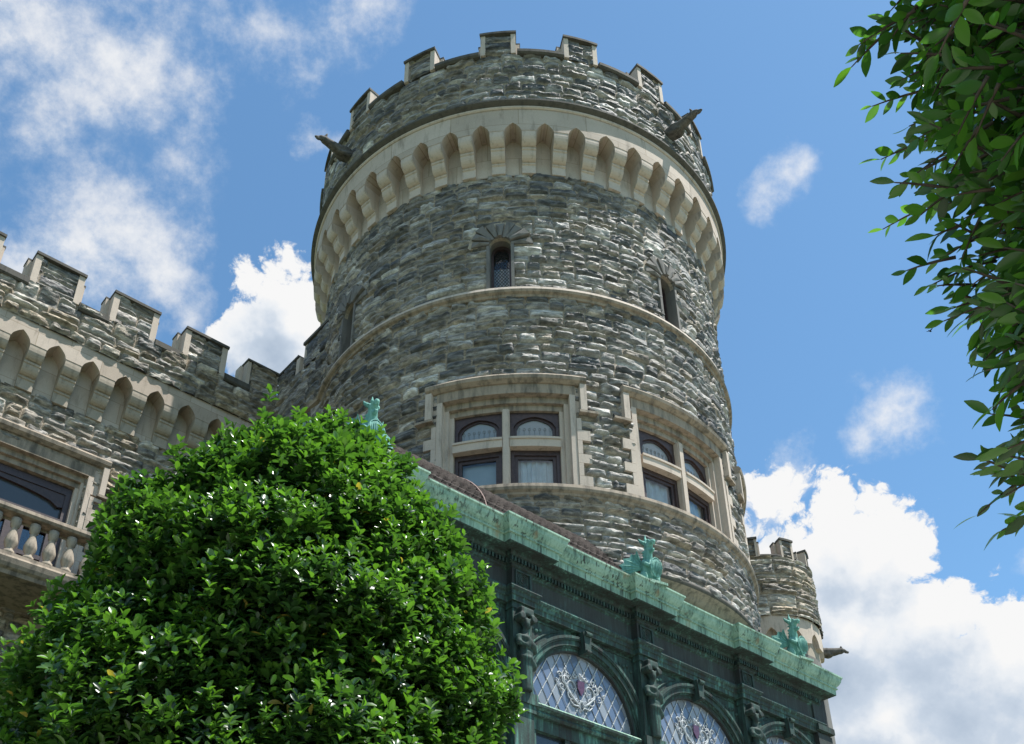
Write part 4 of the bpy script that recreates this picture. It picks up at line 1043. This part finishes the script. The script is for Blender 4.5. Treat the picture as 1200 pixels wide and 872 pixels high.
# ================================================================== dragon statues on the cornice
def dragon(label, u, c, turn=0.):
    root = thing('dragon_statue', label, 'statue', world_uc(u, c, 7.39 + EYE), ANG - pi / 2 + turn, 'green bronze dragons along the cornice'); root.scale = (.84, .84, .92)
    mp = lambda x, y, z: (x * .95, y * 1.0, z * 1.04)
    b = MB(mp)
    b.tube([(-.10, 0, .06), (-.07, 0, .22), (-.02, 0, .36), (-.03, 0, .47), (.0, 0, .58), (.02, 0, .66)], [.11, .14, .125, .085, .075, .07], 12)
    b.ell((.03, 0, .70), (.085, .075, .075)); b.tube([(.05, 0, .72), (.13, 0, .735), (.19, 0, .725), (.205, 0, .70)], [.06, .048, .04, .02], 8)
    b.tube([(.03, 0, .65), (.09, 0, .605), (.15, 0, .59), (.175, 0, .605)], [.05, .04, .03, .018], 8)
    for sg in (-1, 1):
        b.ell((.085, sg * .045, .775), (.035, .024, .024)); b.tube([(-.0, sg * .06, .75), (-.06, sg * .10, .81), (-.09, sg * .115, .87)], [.04, .028, .006], 6)
        b.ell((-.04, sg * .125, .13), (.13, .065, .13)); b.tube([(.02, sg * .13, .05), (.16, sg * .14, .03)], [.05, .035], 8)
        for k in (-1, 0, 1): b.tube([(.15, sg * .14 + k * .025, .03), (.22, sg * .14 + k * .035, .015)], [.022, .01], 6)
        b.tube([(.0, sg * .11, .42), (.08, sg * .13, .35), (.15, sg * .09, .30)], [.045, .035, .028], 8)
        for k in range(4): b.tube([(-.02, sg * .05, .62 - k * .05), (-.03, sg * .12, .58 - k * .05)], [.03, .006], 6)
        b.tube([(.18, sg * .025, .69), (.185, sg * .025, .645)], [.012, .003], 5); b.tube([(.155, sg * .02, .60), (.16, sg * .02, .645)], [.010, .003], 5)
    for k in range(9):
        t = k / 8; x, z = -.14 + .10 * t, .30 + .50 * t
        b.tube([(x + .05, 0, z), (x - .06, 0, z + .07)], [.032, .005], 6)
    b.tube([(-.0, 0, .76), (-.05, 0, .88), (-.04, 0, .95)], [.045, .025, .005], 6)
    b.tube([(-.14, 0, .08), (-.20, .10, .05), (-.16, .22, .045), (-.02, .26, .05), (.06, .22, .10)], [.06, .05, .04, .03, .012], 8)
    body = sculpt('body', b, ['statue'], root, .010, 1)
    s = MB(mp)
    sh = [( .11 * sin(a) * (1 if cos(a) > -.2 else .9), .27 + .165 * cos(a)) for a in np.linspace(0, 2 * pi, 25)[:-1]]
    s2 = MB(lambda a, o, z: (.19 + o - .25 * a * a + .05 * (z - .27), a, z))
    g = []
    for rr in np.linspace(0, 1, 6): g.append([s2.v(y * rr, .03 * (1 - rr * rr), .27 + (z - .27) * rr) for y, z in sh])
    for i in range(5):
        for j in range(24): s2.face((g[i][j], g[i][(j + 1) % 24], g[i + 1][(j + 1) % 24], g[i + 1][j]))
    for k in range(-3, 4): s2.tube([(k * .028, .028, .27 - .13 + abs(k) * .012), (k * .03, .034, .27), (k * .028, .028, .27 + .13 - abs(k) * .012)], .006, 5)
    s2.tube([(y, .0, z) for y, z in sh] + [sh[0][:1] + (.0,) + sh[0][1:]] if False else [(y, .0, z) for y, z in sh + sh[:1]], .013, 6)
    s2.build('ribbed_shield', ['statue'], root, True)
    for sg in (-1, 1):
        wv = MB(mp); root_p = Vector((-.05, sg * .09, .34)); tips = []
        for k in range(6):
            a = R(98 - k * 25); L_ = .43 - .02 * k
            tips.append(root_p + Vector((-L_ * .55 * cos(a) - .05, sg * L_ * .85 * abs(cos(a)) + sg * .05, L_ * sin(a) * .75 - .04)))
        for k in range(5):
            p, q = tips[k], tips[k + 1]; mid = (p + q) / 2 * .86 + root_p * .14
            for A, B in ((p, mid), (mid, q)):
                for d_ in (0., .012):
                    wv.face([wv.v(*(root_p + Vector((d_, 0, 0)))), wv.v(*(A + Vector((d_, 0, 0)))), wv.v(*(B + Vector((d_, 0, 0))))])
        for t in tips: wv.tube([tuple(root_p), tuple((root_p + t) / 2 + Vector((.0, sg * .015, .01))), tuple(t)], [.022, .015, .007], 6)
        wv.build('wing', ['statue'], root)
    pl = MB(mp); pl.box(-.24, .24, -.18, .18, -.02, .02, 0); pl.build('plinth', ['copper'], root)
    return root
DR = dragon('green bronze dragon statue with raised head, half hidden by the top of the clipped tree', 5.16, 8.22, R(-14))
def more_dragon(label, u, c, turn):
    r = DR.copy(); C.objects.link(r); r['label'] = label; r.location = world_uc(u, c, 7.39 + EYE); r.rotation_euler = (0, 0, ANG - pi / 2 + turn)
    for ch in DR.children: dup(ch, r)
more_dragon('green bronze dragon statue on the middle of the cornice, before the tower wall', 9.86, 8.17, R(-12))
more_dragon('green bronze dragon statue near the right cornice end, before the slim turret', 13.42, 8.26, R(-10))

# ================================================================== trees
def leaf_template(nst, fold, curl, shape):
    ts = np.linspace(0, 1, nst); V = []
    for t in ts:
        wdt = shape(t); V += [(-wdt, t, fold * wdt * 1.0 - curl * t * t), (0, t, -curl * t * t), (wdt, t, fold * wdt - curl * t * t)]
    Q = []
    for i in range(nst - 1):
        a = 3 * i; Q += [(a, a + 1, a + 4, a + 3), (a + 1, a + 2, a + 5, a + 4)]
    return np.array(V), np.array(Q)
def leaves_mesh(name, P, A, Nn, Ln, Wd, col, tmpl, mat):
    """P base points, A leaf axes, Nn leaf normals, Ln lengths, Wd width factors."""
    TV, TQ = tmpl; n = len(P)
    A = A / np.linalg.norm(A, axis=1, keepdims=True); X = np.cross(A, Nn); X /= np.linalg.norm(X, axis=1, keepdims=True) + 1e-9; Z = np.cross(X, A)
    L = Ln[:, None, None]
    V = P[:, None, :] + L * (TV[None, :, 0:1] * Wd[:, None, None] * X[:, None, :] + TV[None, :, 1:2] * A[:, None, :] + TV[None, :, 2:3] * Z[:, None, :])
    k = len(TV); Q = (TQ[None] + (np.arange(n) * k)[:, None, None]).reshape(-1, 4)
    return np_mesh(name, V.reshape(-1, 3), Q, [mat], np.repeat(col, k, 0))
def unit(v): return v / (np.linalg.norm(v, axis=1, keepdims=True) + 1e-9)

def holly():
    az = R(-14.7); d = 6.3; cx, cy = d * sin(az), d * cos(az)
    root = thing('clipped_tree', 'dense glossy green clipped broadleaf tree in front of the castle', 'tree', (cx, cy, 0))
    rng = np.random.default_rng(3)
    # crown radius by height above the eye (surface of revolution, then lumps)
    pz = np.array([-.9, -.3, .6, 1.47, 2.55, 3.24, 3.83, 4.32, 4.74, 5.02]); pr = np.array([.5, 1.15, 1.55, 1.64, 1.58, 1.41, 1.18, .898, .579, .05])
    pr = np.maximum(pr - .07 - .07 * np.clip((pz - 3.6) / .8, 0, 1), .02)
    n = 40000
    z = rng.uniform(-.6, 5.01, n * 3); rr = np.interp(z, pz, pr); keep = rng.random(n * 3) < (rr + .25) / 2.0; z = z[keep][:n]; rr = rr[keep][:n]; n = len(z)
    th = rng.uniform(0, 2 * pi, n)
    # thin out the side away from the camera
    far = np.cos(th - math.atan2(-cy, -cx)) < -.25; kp = ~far | (rng.random(n) < .4); z, rr, th = z[kp], rr[kp], th[kp]; n = len(z)
    slope = np.gradient(np.interp(np.linspace(-.9, 5.02, 200), pz, pr), 5.92 / 199); sl_ = np.interp(z, np.linspace(-.9, 5.02, 200), slope)
    nrm = unit(np.stack([np.cos(th), np.sin(th), -sl_], 1))
    lump = fbm(th * 2.6 + 3, z * 2.4, 3, 1) - .5; lump2 = fbm(th * 7 + 5, z * 6.5, 2, 4) - .5
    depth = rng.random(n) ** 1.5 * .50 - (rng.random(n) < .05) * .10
    off = lump * .38 + lump2 * .26 - depth
    lean = np.interp(z, [1.5, 2.6, 3.3, 3.9, 4.8], [.05, .03, .04, .13, .26])
    P = np.stack([rr * np.cos(th) + lean * cos(az), rr * np.sin(th) - lean * sin(az), z + EYE], 1) + nrm * off[:, None]
    ax = unit(nrm * .60 + np.array([0, 0, .95]) + rng.normal(0, .30, (n, 3)))
    shoot = rng.random(n) < .05; ax[shoot] = unit(np.array([[0, 0, 1.]]) + rng.normal(0, .2, (shoot.sum(), 3))); P[shoot] += np.array([0, 0, 1.]) * rng.uniform(.03, .13, (shoot.sum(), 1))
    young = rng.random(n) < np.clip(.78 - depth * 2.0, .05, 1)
    LP, LA, LN, LL, LW, LC = [], [], [], [], [], []
    nl = 8
    t1 = unit(np.cross(ax, rng.normal(0, 1, (n, 3)))); t2 = np.cross(ax, t1)
    a0 = rng.uniform(0, 2 * pi, n); tip = rng.uniform(.75, 1.25, n)
    for k in range(nl):
        inner = k < 3; a = a0 + k * 2.4 + rng.normal(0, .25, n)
        el = (R(28) if inner else R(60)) + rng.normal(0, .2, n)
        rad = np.cos(a)[:, None] * t1 + np.sin(a)[:, None] * t2
        A = unit(ax * np.cos(el)[:, None] + rad * np.sin(el)[:, None]); Nn = unit(ax * np.sin(el)[:, None] - rad * np.cos(el)[:, None] + rng.normal(0, .12, (n, 3)))
        LP.append(P + ax * (.0 if inner else -.012 - .007 * k)); LA.append(A); LN.append(Nn)
        LL.append((.053 if inner else .063) * tip * rng.uniform(.8, 1.15, n)); LW.append(rng.uniform(.85, 1.15, n))
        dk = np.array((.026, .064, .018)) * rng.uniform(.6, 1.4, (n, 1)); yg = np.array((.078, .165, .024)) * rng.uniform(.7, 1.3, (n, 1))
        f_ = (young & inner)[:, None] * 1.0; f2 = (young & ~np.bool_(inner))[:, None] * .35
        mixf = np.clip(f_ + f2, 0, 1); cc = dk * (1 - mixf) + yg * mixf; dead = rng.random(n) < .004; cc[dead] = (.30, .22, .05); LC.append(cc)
    tm = leaf_template(5, .5, .26, lambda t: .265 * math.sin(pi * min(1, t * .86 + .07)) ** .8 * (0.25 if t == 0 else 1) * (.72 + .5 * t))
    cat = lambda l: np.concatenate(l)
    me = leaves_mesh('crown', cat(LP), cat(LA), cat(LN), cat(LL), cat(LW), cat(LC), tm, 'holly')
    link('crown', me, root)
    b = MB(); b.tube([(0, 0, -.05), (.03, .02, .8), (-.02, .03, 2.2), (.02, 0, 4.2), (0, 0, 5.9)], [.17, .13, .10, .07, .02], 10)
    rg = random.Random(2)
    for k in range(40):
        zz = .9 + k * .115; a = k * 2.4; r_ = float(np.interp(zz - EYE, pz, pr)) * .72
        b.tube([(0, 0, zz - .25), (r_ * .45 * cos(a), r_ * .45 * sin(a), zz - .05), (r_ * cos(a + .2), r_ * sin(a + .2), zz + .25)], [.03, .02, .006], 5)
    b.build('trunk', ['bark'], root, True)
holly()

def laurel():
    az = R(34.8); d = 2.95; lx, ly = cos(az), -sin(az)
    cx, cy = d * sin(az) + lx * 1.55, d * cos(az) + ly * 1.55
    root = thing('overhanging_tree', 'leafy branches with large pointed leaves reaching in from the right edge', 'tree', (cx, cy, 0))
    rng = np.random.default_rng(12)
    L_ = np.array([lx, ly, 0]); Fw = np.array([sin(az), cos(az), 0]); Zv = np.array([0, 0, 1.])
    LP, LA, LN, LL, LW, LC = [], [], [], [], [], []
    tw = MB()
    def twig(base, dirv, length, nl, leafL):
        dirv = dirv / np.linalg.norm(dirv); sag = np.array([0, 0, -.12]) * length
        side = np.cross(dirv, [0, 0, 1.]); side /= np.linalg.norm(side) + 1e-9; up = np.cross(side, dirv)
        pts = [base + dirv * length * t + sag * t * t for t in np.linspace(0, 1, 5)]
        tw.tube([tuple(p) for p in pts], [.007, .006, .005, .0035, .002], 5)
        for i in range(nl):
            t = .12 + .88 * i / max(1, nl - 1); p = base + dirv * length * t + sag * t * t
            sg = 1 if i % 2 else -1; spread = rng.uniform(.5, 1.0) if i < nl - 1 else rng.uniform(-.2, .2)
            A = dirv * (1 - .3 * spread) + sg * side * spread + up * rng.normal(.05, .3) + np.array([0, 0, -.18]); A /= np.linalg.norm(A)
            Nn = up + rng.normal(0, .45, 3); 
            LP.append(p); LA.append(A); LN.append(Nn); LL.append(leafL * rng.uniform(.62, 1.15)); LW.append(rng.uniform(.8, 1.15))
            g = rng.random()
            LC.append(np.array((.038, .090, .020)) * rng.uniform(.55, 1.35) if g < .62 else np.array((.075, .155, .024)) * rng.uniform(.8, 1.25))
    # boundary of the crown on its left side, as lateral reach at each height above the eye
    bz = np.array([1.1, 1.4, 1.7, 2.0, 2.3, 2.6, 2.95, 3.3, 3.7, 4.2, 4.6]); bl = np.array([-.12, -.20, -.23, -.25, -.22, -.18, -.17, -.18, -.14, -.05, .08]) + .09
    def pt(lat, z, dep): return L_ * (lat - 1.55) + Fw * dep + Zv * (z + EYE)
    for k in range(3000):
        z = rng.uniform(1.62, 4.7); edge = np.interp(z, bz, bl); q = rng.random() ** .9 * .95
        reach = .16 * math.sin(z * 6.3) + .11 * math.sin(z * 15.1 + 1)
        lat = edge + reach * .6 + .03 + q * 1.0; dep = rng.normal(0, .36) * (.5 + q)
        if z < 1.9 and rng.random() < .5: continue
        if q < .22 and rng.random() < .25: continue
        dv = -L_ * rng.uniform(.3, 1.0) + Fw * rng.normal(0, .55) + Zv * rng.normal(.12, .45)
        twig(pt(lat, z, dep), dv, rng.uniform(.10, .22), rng.integers(5, 9), .082)
    # long outlying shoots on the rim
    for z, lt, dz in ((3.66, -.10, .3), (3.42, -.12, .05), (3.50, -.10, .25), (3.95, -.04, .25), (3.2, -.10, -.1), (2.93, -.08, .05), (2.66, -.06, -.15), (2.05, .0, .1), (1.92, .01, -.1), (2.3, -.03, -.1), (4.15, .0, .3), (3.78, -.20, .25), (3.50, -.24, .3), (3.36, -.26, .0), (3.60, -.18, .1), (3.18, -.2, .1), (2.85, -.16, .0), (2.5, -.12, .1)):
        twig(pt(lt + .13, z, rng.normal(0, .2)), -L_ + Zv * dz + Fw * rng.normal(0, .2), rng.uniform(.20, .30), 9, .078)
    # the rest of the crown, off to the right
    for k in range(2000):
        v = rng.normal(0, 1, 3); v /= np.linalg.norm(v); v = v * rng.uniform(.45, 1.0)
        if v[0] * lx + v[1] * ly < -.2: continue
        p = np.array([v[0] * 1.3, v[1] * 1.3, EYE + 3.1 + v[2] * 1.9]); twig(p + L_ * .1, v + np.array([0, 0, .2]), .22, 6, .09)
    tm = leaf_template(6, .22, .16, lambda t: .205 * math.sin(pi * min(1., t * .96 + .02)) ** .9 + .004)
    me = leaves_mesh('crown', np.array(LP), np.array(LA), np.array(LN), np.array(LL), np.array(LW), np.array(LC), tm, 'laurel')
    cr = link('crown', me, root)
    tw.build('twigs', ['bark'], cr, True)
    b = MB(); b.tube([(0, 0, -.05), (.03, .02, 1.2), (-.04, .03, 2.6), (.02, 0, 4.2), (0, 0, 6.2)], [.14, .12, .09, .06, .02], 10)
    for k in range(26):
        zz = 2.4 + k * .15; a = k * 2.4; e = pt(.16, zz + .35, .4 * sin(a)) if k % 2 else np.array([.9 * cos(a), .9 * sin(a), zz + .5])
        b.tube([(0, 0, zz - .3), tuple(e * .5 + np.array([0, 0, zz * .5 - .15])), tuple(e)], [.03, .018, .006], 6)
    b.build('trunk', ['bark'], root, True)
laurel()

def conifer():
    az = R(28.4); d = 42.; root = thing('conifer', 'distant dark conifer tip showing in the lower right corner', 'tree', (d * sin(az), d * cos(az), 0))
    rng = np.random.default_rng(9); H = 17.; n = 9000
    t = rng.random(n) ** .6; z = H * t; r = 3.2 * (1 - t) ** .9 * rng.uniform(.3, 1, n) * (.75 + .25 * np.sin(z * 6)); th = rng.uniform(0, 2 * pi, n)
    P = np.stack([r * np.cos(th), r * np.sin(th), z], 1); A = np.stack([np.cos(th), np.sin(th), rng.normal(-.1, .3, n)], 1)
    me = leaves_mesh('crown', P, A, np.tile([0, 0, 1.], (n, 1)) + rng.normal(0, .3, (n, 3)), rng.uniform(.25, .5, n), np.full(n, .8), np.array((.02, .04, .018)) * rng.uniform(.6, 1.4, (n, 1)), leaf_template(4, .1, .1, lambda t: .12 * (1 - t) + .01), 'needle')
    link('crown', me, root)
    b = MB(); b.tube([(0, 0, 0), (0, 0, 8), (0, 0, 16.6)], [.3, .2, .03], 8); b.build('trunk', ['bark'], root, True)
conifer()

# small bird high in the sky
b = MB(); b.tube([(-.16, 0, 0), (-.05, 0, 0), (.08, 0, .01), (.16, 0, .02)], [.01, .05, .05, .015], 8)
for sg in (-1, 1): b.face([b.v(.06, sg * .02, .02), b.v(-.06, sg * .02, .02), b.v(-.08, sg * .26, .07), b.v(.0, sg * .24, .08)])
az = R(28.4); bo = b.build('bird', ['birdm'], None, True); bo.location = (60 * sin(az), 60 * cos(az), 60 * .844 + EYE); bo.rotation_euler = (R(12), 0, R(30))
tag(bo, 'tiny dark bird flying in the blue sky to the right of the tower', 'bird')
